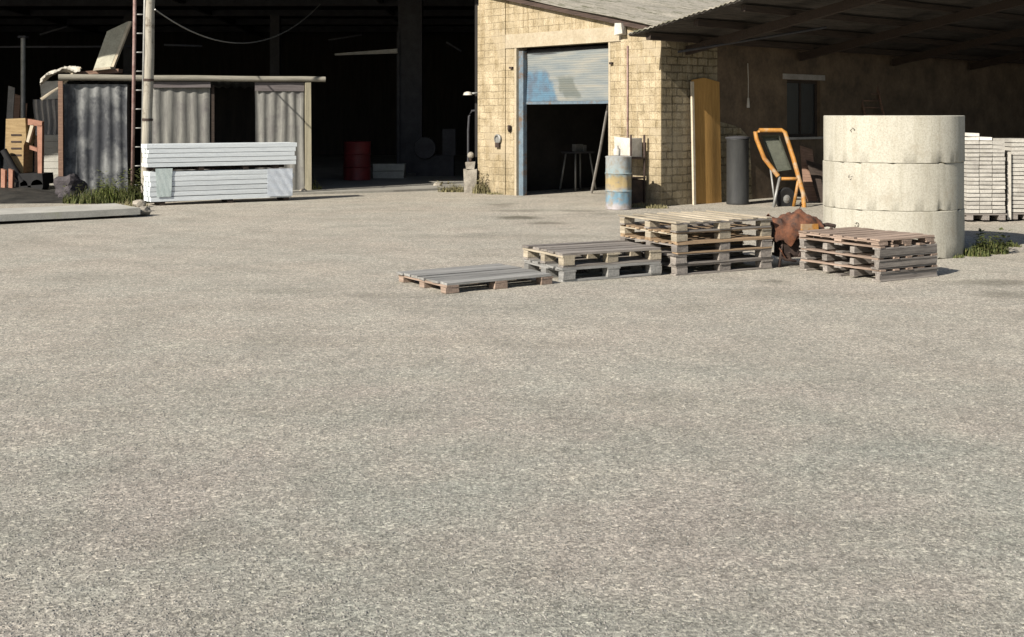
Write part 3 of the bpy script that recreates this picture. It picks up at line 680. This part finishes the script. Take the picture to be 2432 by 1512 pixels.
m.box(wp(100,415,26.6).x, wp(150,415,26.6).x+.2, 26.5, 27.6, 0, z0); tag(m.obj('block_plinth', M['floor']), 'low dark concrete plinth under the pale block pile', 'plinth')
m2z = wp(146, 322, 26.9).z
m = MB(); m.box(wp(82,320,27).x, wp(150,320,27).x, 27.0, 27.7, z0+.002, m2z); tag(m.obj('timber_crate', M['brownw']), 'brown timber crate holding up the pale sheet behind the shed', 'crate')

# ---------------------------------------------------------------- things inside the hall
dp = gp(848, 431); 
rd = thing('red_drum', 'dark red steel drum standing in the shade of the hall', 'drum', dp + Vector((0,0,.045)))
m = MB(); m.lathe([(.33,0),(.345,.01),(.34,.03),(.335,.31),(.352,.325),(.335,.34),(.335,.63),(.352,.645),(.335,.66),(.335,.93),(.345,.95),(.335,.96),(.32,.945)], 36); m.obj('drum_body', M['reddrum'], rd)
m = MB(); m.lathe([(.31,0),(.31,.012),(.05,.03)], 30, (0,0,.945)); m.obj('drum_lid', M['reddrum'], rd)
for k in range(2):
    a = gp(886, 427); b = gp(964, 424)
    m = MB(); m.box(a.x, b.x+.02*k, a.y, a.y+.5, .046 + k*.19, .046 + k*.19 + .17, .008).bevel(.012,1)
    tag(m.obj('pale_slab', M['slab']), ['lower pale slab beside the red drum in the hall', 'upper pale slab beside the red drum in the hall'][k], 'slab', 'two pale slabs beside the red drum')
gm = thing('grey_machine', 'dim grey workshop machine standing behind the hall pillar', 'machine', (gp(1030, 424).x, 31.5, .045))
m = MB(); m.box(-.5,.5,-.3,.3,0,.55).bevel(.04,2); m.obj('machine_bed', M['hallsteel'], gm)
m = MB(); m.lathe([(.28,-.05),(.30,0),(.28,.08)], 24); o = m.obj('flywheel', M['hallsteel'], gm); o.location = (-.25,-.36,.75); o.rotation_euler = (R(90),0,0)
m = MB(); m.box(.2,.55,-.25,.25,.552,1.25).bevel(.04,2); m.obj('control_box', M['hallsteel'], gm)

# ---------------------------------------------------------------- left of the garage corner
gpst = thing('stone_post', 'squat weathered pale stone post beside the garage left corner', 'post', gp(1118, 457))
m = MB(); m.box(-.15,.13,-.13,.13,0,.50,.02).box(-.11,.09,-.1,.1,.503,.66,.015).bevel(.02,2); m.obj('shaft', M['stone'], gpst)
m = MB(); bmesh.ops.create_icosphere(m.bm, subdivisions=2, radius=.075); o = m.obj('finial', M['stone'], gpst); o.location = (0,0,.80)
m = MB(); m.tube([(0,0,.66),(0,0,.76)], .03, 8); m.obj('neck', M['rustdark'], gpst)
bp = thing('bent_pipe', 'thin bent dark pipe rising behind the stone post', 'pipe', wp(1112, 452, 25.6))
m = MB(); q = [wp(1112,452,25.6), wp(1112,310,25.6), wp(1114,275,25.6), wp(1120,263,25.6), wp(1134,262,25.6)]; m.tube([p - q[0] for p in q], .024, 8); m.obj('tube', M['hallsteel'], bp)
br = thing('lamp_bracket', 'small pale lamp on a bracket at the garage left corner', 'lamp', wp(1120, 222, 25.3))
m = MB(); m.tube([(-.02,0,0),(.17,.02,.02)], .022, 8); m.obj('arm', M['galv'], br)
m = MB(); m.lathe([(.10,-.03),(.085,.02),(.03,.045)], 20, (-.08,0,.0)); m.obj('shade', M['whitepaint'], br)

# ---------------------------------------------------------------- inside the garage doorway
st = thing('vice_stand', 'slender metal stand with a small vice inside the dark doorway', 'stand', loc2w(2.1, 4.25), ANG)
m = MB(); m.box(-.3,.3,-.22,.22,.82,.86); m.obj('bench_top', M['hallsteel'], st)
for sx in (-1,1):
    for sy in (-1,1):
        m = MB(); m.tube([(sx*.22,sy*.15,.82),(sx*.32,sy*.24,0)], .022, 6); m.obj('leg', M['galv'], st)
m = MB(); m.box(-.12,.1,-.06,.06,.862,1.02).box(.12,.2,-.07,.07,.862,1.0).bevel(.01,1); m.obj('vice', M['galv'], st)
a = loc2w(1.63, 3.37); b = loc2w(.30, 1.62)
m = MB(); ta = Vector((a.x,a.y,.01)); tb = Vector((b.x,b.y,1.86)); m.tube([ta, ta.lerp(tb,.5)+Vector((.01,0,0)), tb], .028, 8)
tag(m.obj('leaning_pole', M['palegrey']), 'long pale pole leaning against the right side of the doorway', 'pole')

# drum by the door
dpos = gp(1465, 499) + Vector((.05,.24,0))
dd = thing('painted_drum', 'weathered blue drum with a yellow band and a bottle on it, at the door', 'drum', dpos)
m = MB(); m.lathe([(.225,0),(.235,.012),(.228,.03),(.228,.31),(.242,.325),(.228,.34),(.228,.62),(.242,.635),(.228,.65),(.226,.90),(.235,.925),(.222,.935)], 36, jit=.0015); m.obj('drum_body', M['drum'], dd)
m = MB(); m.lathe([(.215,0),(.2,.012),(.04,.02)], 28, (0,0,.93)); m.obj('drum_lid', M['galv'], dd)
m = MB(); m.lathe([(.06,0),(.065,.02),(.065,.10),(.03,.14),(.03,.17)], 16); o = m.obj('white_canister', M['whitepaint']); o.location = dpos + Vector((-.03,0,.951)); tag(o, 'small white canister standing on the painted drum', 'canister')
# rusty stand with white basin beside it
sp2 = loc2w(-.34, .50)
rs = thing('rusty_stand', 'rusty iron stand against the garage wall behind the painted drum', 'stand', sp2, ANG)
for (x,y) in ((-.16,-.2),(-.16,.2),(.2,-.2),(.2,.2)):
    m = MB(); m.tube([(x,y,0),(x,y,.86 if y > 0 else 1.30)], .02, 6); m.obj('leg', M['rustdark'], rs)
for z in (.50, .86):
    m = MB(); m.box(-.18,.22,-.22,.22,z,z+.026); m.obj('shelf', M['rustdark'], rs)
m = MB(); m.box(-.15,.2,-.18,.2,.05,.48,.01).bevel(.02,1); m.obj('iron_box', M['rustdark'], rs)
m = MB(); m.box(-.15,.18,-.16,.22,0,.36,.02).bevel(.02,1); o = m.obj('white_box', M['whitepaint']); o.location = sp2 + Vector((0,0,.888)); o.rotation_euler = (0,0,ANG); tag(o, 'dirty white box standing on the rusty stand by the wall', 'box')

# ochre timber panel against the side wall
pn = thing('timber_sheet', 'tall ochre timber sheet leaning on the garage side wall', 'timber sheet', loc2w(.80, -.06), ANG)
m = MB(); m.sheet(lambda u, v: Vector((.80*u, -.05*(1-v) + .008*math.sin(u*8), 2.36*v - .12*abs(u-.4)*v)), 12, 14, (0,.03,0)); m.obj('panel_board', M['ochre'], pn)
m = MB(); m.prism([(-.06,-.08,0),(0,-.08,0),(0,-.03,2.28),(-.06,-.03,2.28)], (0,.04,0)); m.obj('edge_batten', M['sheetedge'], pn)
# grey barrel and upended wheelbarrow
gb = gp(1758, 487) + Vector((0,.25,0))
gd = thing('grey_cylinder', 'tall dull grey metal cylinder standing behind the tall pallet stack', 'cylinder', gb)
m = MB(); m.lathe([(.20,0),(.21,.02),(.205,.05),(.205,1.18),(.215,1.20),(.205,1.22),(.18,1.225)], 32); m.obj('body', M['greydrum'], gd)
m = MB(); m.lathe([(.225,0),(.225,.03),(.06,.05)], 28, (0,0,1.222)); m.obj('lid', M['hallsteel'], gd)
Yw = 21.3
wb0 = wp(1855, 494, Yw); wb0.z = 0
wb = thing('wheelbarrow', 'orange framed wheelbarrow standing on end against the dark wall', 'wheelbarrow', wb0)
def wq(px, py, dy=0): return wp(px, py, Yw+dy) - wb0
m = MB(); m.tube([wq(1848,418,.1), wq(1815,375,.15), wq(1797,330,.25), wq(1794,314,.28), wq(1803,309,.3), wq(1856,309,.3), wq(1865,314,.28), wq(1884,375,.1), wq(1898,425,.0), wq(1908,460,-.05), wq(1910,497,-.1)], .042, 10); m.obj('frame', M['orange'], wb)
m = MB(); m.tube([wq(1856,424,.05), wq(1897,424,0)], .03, 8).tube([wq(1897,424,0), wq(1884,494,.1)], .03, 8); m.obj('stand_leg', M['orange'], wb)
m = MB(); m.tube([wq(1852,420,.1), wq(1836,494,-.1)], .025, 8).tube([wq(1830,400,.2), wq(1842,494,.1)], .018, 8); m.obj('strut', M['galv'], wb)
m = MB()
tr = [wq(1808,322,.34), wq(1850,320,.34), wq(1880,402,.2), wq(1842,408,.2)]
bt = [wq(1812,328,.46), wq(1848,327,.46), wq(1873,397,.34), wq(1844,402,.34)]
vt = [m.bm.verts.new(p) for p in tr]; vb = [m.bm.verts.new(p) for p in bt]; 
m.bm.faces.new(vb)
for i in range(4): m.bm.faces.new((vt[i], vt[(i+1)%4], vb[(i+1)%4], vb[i]))
bmesh.ops.solidify(m.bm, geom=m.bm.faces[:], thickness=.012); m.obj('tray', M['traygreen'], wb)
m = MB(); m.lathe([(.10,-.04),(.19,-.05),(.215,0),(.19,.05),(.10,.04)], 24); wh = m.obj('wheel', M['black'], wb); wh.location = wq(1866,472,.15) ; wh.rotation_euler = (R(90),0,R(20))
m = MB(); m.lathe([(.03,-.06),(.10,-.03),(.10,.03),(.03,.06)], 16); m.obj('hub', M['galv'], wh)

for (x0, x1, yt, xb, Y, mt, lab) in ((1900, 1930, 345, 12, 22.6, 'brownw', 'brown board leaning on the dark wall behind the wheelbarrow'), (1915, 1952, 380, 30, 22.3, 'darkwood', 'dark wide board leaning on the wall beside the rings')):
    a = wp(x0, yt, Y+.5); b = wp(x1, yt+10, Y+.5); c = wp(x1+xb, 480, Y); d = wp(x0+xb, 480, Y); c.z = d.z = .004
    m = MB(); m.prism([a,b,c,d], (0,.03,0)); tag(m.obj('leaning_plank', M[mt]), lab, 'plank')
la = thing('wooden_ladder', 'dim wooden ladder leaning on the dark wall above the left of the rings', 'ladder', loc2w(7.6, -.9))
L1 = [wp(2068, 330, 25.6), wp(2026, 150, 26.2)]; L2 = [wp(2112, 330, 25.9), wp(2070, 150, 26.5)]
for a, b in (L1, L2):
    d_ = (a-b)/(b.z-a.z); a2_ = a + d_*a.z; m = MB(); m.tube([a2_ - la.location, b - la.location], .03, 6); m.obj('stile', M['brownw'], la)
for k in range(11):
    q = .05 + k*.09; a = L1[0].lerp(L1[1], q*1.0); b = L2[0].lerp(L2[1], q*1.0); m = MB(); m.tube([a - la.location, b - la.location], .016, 6); m.obj('rung', M['brownw'], la)
# ---------------------------------------------------------------- concrete rings
rf = gp(2124, 616); RR = .815
rc = Vector((rf.x + .3*RR*.98 - .24, rf.y + RR*.98, 0)); 
RX = (2120-CX)/F*rc.y; rc.x = RX
hr = .549
for k in range(3):
    rt = thing('concrete_ring', ['bottom well ring of the pale stack, stained and chipped low down', 'middle well ring of the pale concrete stack', 'top well ring of the pale concrete stack'][k], 'concrete ring', rc + Vector(([0,-.004,.003][k], [0,.003,-.003][k], k*(hr+.002))), [1.9, .4, 3.6][k], 'stacked concrete well rings')
    m = MB(); pr = [(RR-.006,0),(RR,.006),(RR,hr*.3),(RR,hr*.6),(RR,hr-.007),(RR-.008,hr),(RR-.10,hr),(RR-.105,hr-.01),(RR-.105,.01),(RR-.10,0)]
    m.lathe(pr, 144, closed=True, jit=.0016)
    chips = [(random.uniform(0, 6.283), random.uniform(.012,.035), random.choice((0, hr))) for _ in range(9)] + [(R(225) - [1.9,.4,3.6][k], .03, hr), (R(292) - [1.9,.4,3.6][k], .035, 0)]
    for v in m.bm.verts:
        a = math.atan2(v.co.y, v.co.x); rr = math.hypot(v.co.x, v.co.y)
        for ca, dep, cz in chips:
            da = abs((a - ca + math.pi) % (2*math.pi) - math.pi)
            if da < .05 and rr > RR-.02 and abs(v.co.z - cz) < .02:
                kk = 1 - dep*(1 - da/.05)*.35/RR; v.co.x *= kk; v.co.y *= kk; v.co.z += (dep*.5 if cz == 0 else -dep*.5)*(1 - da/.05)
    m.obj('ring_wall', M['ring'], rt)
    for ang in (0,):
        A_ = R([223, 217, 219][k]) - [1.9, .4, 3.6][k]
        m = MB(); m.lathe([(.028,0),(.032,.005),(.022,.006),(.012,.002)], 12).rough(.006); h = m.obj('lifting_socket', M['hollow'], rt)
        h.location = ((RR-.006)*math.cos(A_), (RR-.006)*math.sin(A_), hr*.68); h.rotation_euler = (0, R(90), A_)

# ---------------------------------------------------------------- paver stacks
ps = gp(2296, 531); pe = gp(2392, 533)
def paver_stack(px0, px1, pyb, rows, cols, top_extra, who, ytop):
    Y = gp(px0, pyb).y
    X0 = (px0-CX)/F*Y; X1 = (px1-CX)/F*Y
    zt = CAMH - (ytop-HY)/F*Y; zb = .14
    h = (zt-zb)/rows; w = (X1-X0)/cols
    pal = thing('paver_pallet', f'low grey pallet under the pale slab {who}', 'pallet', (X0, Y, 0))
    for x in (0, (X1-X0)/2-.05, X1-X0-.1):
        m = MB(); m.box(x, x+.1, .0, .75, .03, .105); m.obj('pallet_block', M['greyw_y'], pal)
    m = MB(); m.box(-.03, X1-X0+.03, 0, .1, .107, .13).box(-.03, X1-X0+.03, .33, .43, .107, .13).box(-.03, X1-X0+.03, .65, .75, .107, .13); m.obj('deck', M['greyw_x'], pal)
    protos = []
    for r_ in range(rows + 2):
        for c in range(cols):
            if r_ >= rows and c not in top_extra.get(r_-rows, ()): continue
            m = MB(); m.box(X0 + c*w + random.uniform(.0,.006), X0 + (c+1)*w - .006 + random.uniform(-.008,.004), Y + random.uniform(-.006,.006), Y + .72, zb + r_*h, zb + (r_+1)*h - .012, .003).bevel(.006, 1)
            o = m.obj('concrete_paver', M['paverwhite'] if r_ >= rows else M['paver'])
            cn = ['left', 'middle', 'right'][c] if cols == 3 else ['left', 'right'][c]
            lv = (f'{ORD[rows-1-r_]} layer from the top' if r_ < rows else ['white loose slab on the top', 'highest white loose slab'][r_-rows])
            tag(o, (f'pale slab, {cn} column of the {who}, ' + (f'{ORD[rows-1-r_]} layer down' if r_ < rows else ['white loose one on top', 'topmost loose white one'][r_-rows])), 'slab', 'pale slabs stacked right of the rings')
    return X0, X1, Y, zb, zt
q1 = paver_stack(2296, 2388, 527, 18, 3, {0: (0,1), 1: (0,)}, 'stack beside the rings', 333)
q2 = paver_stack(2402, 2480, 525, 18, 2, {}, 'stack at right edge', 328)
m = MB(); a = wp(2397, 360, q2[2]-.06); b = wp(2397, 521, q2[2]-.06); m.box(a.x-.03, a.x+.03, a.y, a.y+.02, b.z, a.z); o = m.obj('white_strip', M['whitepaint']); tag(o, 'upright white plastic strip between the two paver stacks', 'strip')

# ---------------------------------------------------------------- pallets
def make_pallet(name, label, L, W, Hh, kind, wx, wy, group='wooden pallets in the yard', missing=(), thick=.022):
    t = thing(name, label, 'pallet', group=group)
    jx = lambda a=.008: random.uniform(-a, a)
    bh = Hh - 3*thick - (thick if kind != 'low' else 0)
    z = 0
    if kind == 'low':                                   # worn single-deck pallet
        bh = Hh - 2*thick
    else:
        for i, y in enumerate((0, W/2-.05, W-.10)):
            m = MB(); m.box(jx(), L+jx(), y+jx(), y+.10+jx(), 0, thick, .003); m.obj('bottom_board', M[wx], t)
        z = thick
        bh = Hh - 3*thick
    if kind == 'stringer':
        for y in (0, W*.33-.03, W*.67-.03, W-.07):
            m = MB(); m.box(jx(), L+jx(), y+jx(.005), y+.062, z+.001, z+bh, .003).bevel(.004,1); m.obj('stringer', M[wx], t)
    for i, x in enumerate((0, L/2-.07, L-.14)):
        if kind == 'stringer': break
        for j, y in enumerate((0, W/2-.05, W-.10)):
            m = MB(); m.box(x+jx(), x+.135+jx(), y+jx(.005), y+.098+jx(.005), z+.001, z+bh, .003).bevel(.004,1); m.obj('block', M[wy], t)
    z += bh
    if kind in ('ends_front', 'stringer'):                            # slats run front to back
        for j, y in enumerate((0, W/2-.05, W-.10)):
            m = MB(); m.box(jx(), L+jx(), y+jx(), y+.1+jx(), z+.001, z+thick-.001, .002); m.obj('stringer_board', M[wx], t)
        z += thick; n = int(L/.145)
        for k in range(n):
            if k in missing: continue
            x = k*(L-.075)/(n-1); m = MB(); m.box(x+jx(), x+.075+jx(), jx(.015), W+jx(.015), z+.001, z+thick, .004); m.obj('deck_slat', M[wy], t)
    else:
        for i, x in enumerate((0, L/2-.07, L-.14)):
            m = MB(); m.box(x+jx(), x+.14+jx(), jx(), W+jx(), z+.001, z+thick-.001, .002); m.obj('stringer_board', M[wy], t)
        z += thick
        if kind == 'slats': n, w = int(W/.105), .066
        elif kind == 'low': n, w = 7, .125
        else: n, w = 5, .13
        for k in range(n):
            if k in missing: continue
            y = k*(W-w)/(n-1); m = MB(); m.box(jx(.02), L+jx(.02), y+jx(.006), y+w+jx(.006), z+.001, z+thick, .004); m.obj('deck_slat', M[wx], t)
    return t
def put(t, corner, ang, z, shift=0.0):
    t.location = (corner.x + random.uniform(-shift, shift), corner.y + random.uniform(-shift, shift), z); t.rotation_euler = (0, 0, ang + random.uniform(-shift, shift)*.4)
    return t
# flat single pallet
t = make_pallet('wooden_pallet', 'low worn bluish grey pallet lying flat at the left of the pallets', 1.20, .96, .098, 'low', 'coldw_x', 'pinkw_y')
put(t, gp(1060, 698), R(33), .002)
# two-high
c2 = gp(1339, 671); a2 = R(27.5)
t = make_pallet('wooden_pallet', 'bluish grey lower pallet of the two-high stack', 1.17, .84, .142, 'euro', 'coldw_x', 'coldw_y'); put(t, c2, a2, .002, .004)
t = make_pallet('wooden_pallet', 'pale topped upper pallet of the two-high stack', 1.17, .84, .142, 'euro', 'greyw_x', 'creamw_y', missing=()); put(t, c2, a2, .146, .012)
# four-high
c4 = gp(1608, 655); a4 = R(28)
labs = ['bottom weathered pallet of the tall five-high stack', 'second pallet up in the tall five-high stack', 'third pallet up in the tall five-high stack', 'fourth pallet up in the tall five-high stack', 'top cream slatted pallet of the tall five-high stack']
kinds = ['euro','euro','slats','slats','ends_front']; ws = [('greyw_x','greyw_y'),('greyw_x','greyw_y'),('tanw_x','greyw_y'),('tanw_x','creamw_y'),('greyw_x','creamw_y')]
for k in range(5):
    t = make_pallet('wooden_pallet', labs[k], 1.26, 1.06, .109, kinds[k], *ws[k], thick=.016); put(t, c4 + Vector((.0,0,0)), a4, .002 + k*.111, .014 if k else .004)
# three-high
c3 = gp(2090, 670); a3 = R(31)
labs = ['bottom grey pallet of the three-high stack before the rings', 'middle grey pallet of the three-high stack before the rings', 'top pinkish boarded pallet of the three-high stack before the rings']
ws = [('greyw_x','pinkw_y'),('greyw_x','pinkw_y'),('greyw_x','pinkw_y')]
for k in range(3):
    t = make_pallet('wooden_pallet', labs[k], .84, 1.10, .116, 'stringer', *ws[k], thick=.018); put(t, c3, a3 - R(1)*(k == 1), .002 + k*.118, .006 if k else .002)
pt = make_pallet('wooden_pallet', 'thin pinkish slatted panel lying on the three-high stack', .84, 1.08, .062, 'low', 'pinkw_x', 'pinkw_y', thick=.018); put(pt, c3 + Vector((-.01,.01,0)), a3 + R(.7), .357, .0)

# ---------------------------------------------------------------- rusty barrel on legs
rb0 = gp(1895, 632) + Vector((.0,.12,0))
rb = thing('rusty_barrel', 'rusty orange half barrel on iron legs between the two right pallet stacks', 'barrel', rb0, R(12))
m = MB(); n = 24
def brl(u, v):
    a = math.pi*(-.08 + 1.16*v); x = -.32 + .60*u; k = 1 - .35*abs(u-.45)**3*4
    return Vector((x, -.20*math.cos(a)*k, .35 + .215*math.sin(a)*k + .030*math.sin(x*33)*math.sin(a*5) + .03*math.sin(x*14+1)))
m.sheet(brl, 26, 24, (0,0,-.01)).rough(.006); m.obj('barrel_shell', M['rust'], rb)
for x, q in ((-.325, .155), (.275, .12)):
    m = MB(); m.tube([(x,0,.38),(x+.012,0,.38)], q, 20); m.obj('end_plate', M['rustdark'], rb)
m = MB(); m.box(-.03,.16,-.235,-.19,.36,.47,.004).bevel(.01,1); m.obj('hatch', M['orange'], rb)
for (x,y) in ((-.24,-.14),(-.24,.14),(.24,-.14),(.24,.14),(.02,-.15)):
    m = MB(); m.tube([(x*.8,y*.8,.36),(x*1.12,y*1.2,0)], .016, 6); m.obj('leg', M['rustdark'], rb)
m = MB(); m.box(-.22,.24,-.13,.13,.10,.13).box(-.2,-.02,-.14,.1,.132,.30,.01).box(.06,.22,-.13,.1,.132,.26,.01); m.obj('fire_box', M['rustdark'], rb)
m = MB(); m.tube([(.28,0,.42),(.38,-.01,.44),(.47,-.02,.42)], .022, 8); m.obj('handle', M['rustdark'], rb)

for i in range(14):
    p = Vector((random.uniform(-.36,.30), random.uniform(-.22,.2), random.uniform(.02,.5)*(1 if i % 2 else .5))); d_ = Vector((random.uniform(-1,1), random.uniform(-.5,.5), random.uniform(-.7,.7))).normalized()*random.uniform(.12,.26)
    q = p + d_; q.z = max(.015, q.z); mid = p.lerp(q, .5) + Vector((random.uniform(-.05,.05), -.03, random.uniform(-.04,.06)))
    m = MB(); m.tube([p, mid, q], random.uniform(.009,.018), 6); m.obj('scrap_rod', M['rust' if i % 3 == 0 else 'rustdark'], rb)
# ---------------------------------------------------------------- weeds
def weeds(name, label, p, w, d, h, n, mat, stems=0):
    m = MB()
    for i in range(n):
        a = random.uniform(0, 6.283); rr = math.sqrt(random.random())
        x, y = w*rr*math.cos(a), d*rr*math.sin(a)
        hh = h*(.35 + .65*random.random())*(1 - .5*rr); b = random.uniform(0, 6.283); lean = random.uniform(.05,.5)*hh; wd = random.uniform(.006,.014)
        s_ = Vector((math.cos(b+1.57), math.sin(b+1.57), 0))*wd; L_ = Vector((math.cos(b), math.sin(b), 0))*lean
        prev = None
        for k in range(4):
            q = k/3; c = Vector((x,y,0)) + L_*(q**2) + Vector((0,0,hh*(q - .15*q*q))); ww = s_*(1 - q*.92)
            cur = (m.bm.verts.new(c - ww), m.bm.verts.new(c + ww))
            if prev: m.bm.faces.new((prev[0], prev[1], cur[1], cur[0]))
            prev = cur
    for i in range(stems):
        a = random.uniform(0, 6.283); rr = math.sqrt(random.random()); x, y = w*rr*math.cos(a), d*rr*math.sin(a); hh = h*random.uniform(.7,1.15)
        for k in range(16):
            z = hh*(.15 + .85*k/16); b = random.uniform(0,6.283); ll = random.uniform(.04,.09)
            c = Vector((x + random.uniform(-.02,.02), y + random.uniform(-.02,.02), z)); dd_ = Vector((math.cos(b), math.sin(b), random.uniform(-.2,.5)))*ll; sd_ = dd_.cross(Vector((0,0,1))).normalized()*ll*.35
            m.bm.faces.new([m.bm.verts.new(q) for q in (c, c + dd_*.5 + sd_, c + dd_, c + dd_*.5 - sd_)])
    o = m.obj(name, M[mat]); o.location = p; tag(o, label, 'weeds', 'weed clumps in the yard'); return o
weeds('weed_clump', 'low dull weeds at the left foot of the tin shed', gp(212, 482), .5, .25, .45, 420, 'weed', 10)
weeds('weed_clump', 'brightest tall green weeds before the middle of the tin shed panel', gp(258, 481), .28, .22, .62, 420, 'weedbright', 12)
weeds('weed_clump', 'bushy green weeds left of the white timber stack', gp(316, 481), .34, .3, .60, 560, 'weed', 26)
weeds('weed_clump', 'dry yellowish weeds at the foot of the stone post', gp(1086, 455), .42, .2, .26, 380, 'weeddry', 4)
weeds('weed_clump', 'olive weeds against the garage left corner', gp(1146, 459), .22, .12, .42, 260, 'weeddry', 8)
weeds('weed_clump', 'green weed clump growing right of the concrete rings', gp(2352, 600), .20, .2, .27, 420, 'weed', 12)
weeds('weed_clump', 'sparse green weeds against the right foot of the rings', gp(2318, 607), .16, .12, .2, 200, 'weed', 2)
weeds('weed_clump', 'low yellowish weeds behind the painted drum by the wall', gp(1528, 492), .28, .1, .16, 240, 'weeddry', 0)
weeds('weed_clump', 'dark weeds at the foot of the shed post', gp(744, 455), .18, .12, .32, 200, 'weed', 3)

for (px, py, w_, h_, mt, lab) in ((1180, 461, .25, .10, 'weeddry', 'thin dry tuft at the foot of the garage wall left of the door'), (1560, 494, .22, .12, 'weeddry', 'thin tuft at the right foot of the garage corner'),
        (300, 489, .45, .16, 'weeddry', 'dry grass fringe along the back of the long slab'), (2262, 610, .14, .08, 'weed', 'tiny dark tuft tucked under the right side of the rings'), (60, 470, .5, .15, 'weed', 'dark low tuft on the soil before the old machine'), (2395, 585, .16, .12, 'weed', 'low dark tuft under the paver stacks at the right edge')):
    weeds('weed_clump', lab, gp(px, py), w_, .12, h_, 150, mt)
for i, (px, lab) in enumerate(((6, 'leftmost dull board standing against the hall wall at the left edge'), (20, 'second dull board from the left edge standing in the hall'), (36, 'brownish dull board standing just left of the thin steel post'))):
    a = wp(px, 480, 29.5); a.z = .05; m = MB(); m.prism([a, a+Vector((.16,0,0)), a+Vector((.20,.25,2.3-.2*i)), a+Vector((.04,.25,2.35-.2*i))], (0,.03,0)); tag(m.obj('tall_board', M['brownw' if i else 'palegrey']), lab, 'board')
# ---------------------------------------------------------------- light, sky, camera
EL, AZ = R(33), R(44)
sdir = Vector((-math.sin(AZ)*math.cos(EL), -math.cos(AZ)*math.cos(EL), math.sin(EL)))
sl = bpy.data.lights.new('sun', 'SUN'); sl.energy = 4.6; sl.angle = R(.5); sl.color = (1, .93, .82)
so = bpy.data.objects.new('sun', sl); COL.objects.link(so); so.rotation_euler = sdir.to_track_quat('Z', 'Y').to_euler()
w = bpy.data.worlds.new('World'); scene.world = w; w.use_nodes = True
nt = w.node_tree; bg = nt.nodes['Background']; sky = nt.nodes.new('ShaderNodeTexSky'); sky.sky_type = 'NISHITA'; sky.sun_disc = False
sky.sun_elevation = EL; sky.sun_rotation = math.atan2(sdir.x, sdir.y)
nt.links.new(sky.outputs['Color'], bg.inputs['Color']); bg.inputs['Strength'].default_value = .055
cd = bpy.data.cameras.new('camera'); cam = bpy.data.objects.new('camera', cd); COL.objects.link(cam)
cam.location = (0, 0, CAMH); cam.rotation_euler = (R(90), 0, 0)
cd.sensor_width = 36; cd.lens = F/2432*36; cd.shift_y = -(756-HY)/2432; cd.clip_end = 500; cd.clip_start = .05
scene.camera = cam
vs = scene.view_settings; vs.view_transform = 'Standard'; vs.look = 'None'; vs.gamma = 1; vs.exposure = 1.0
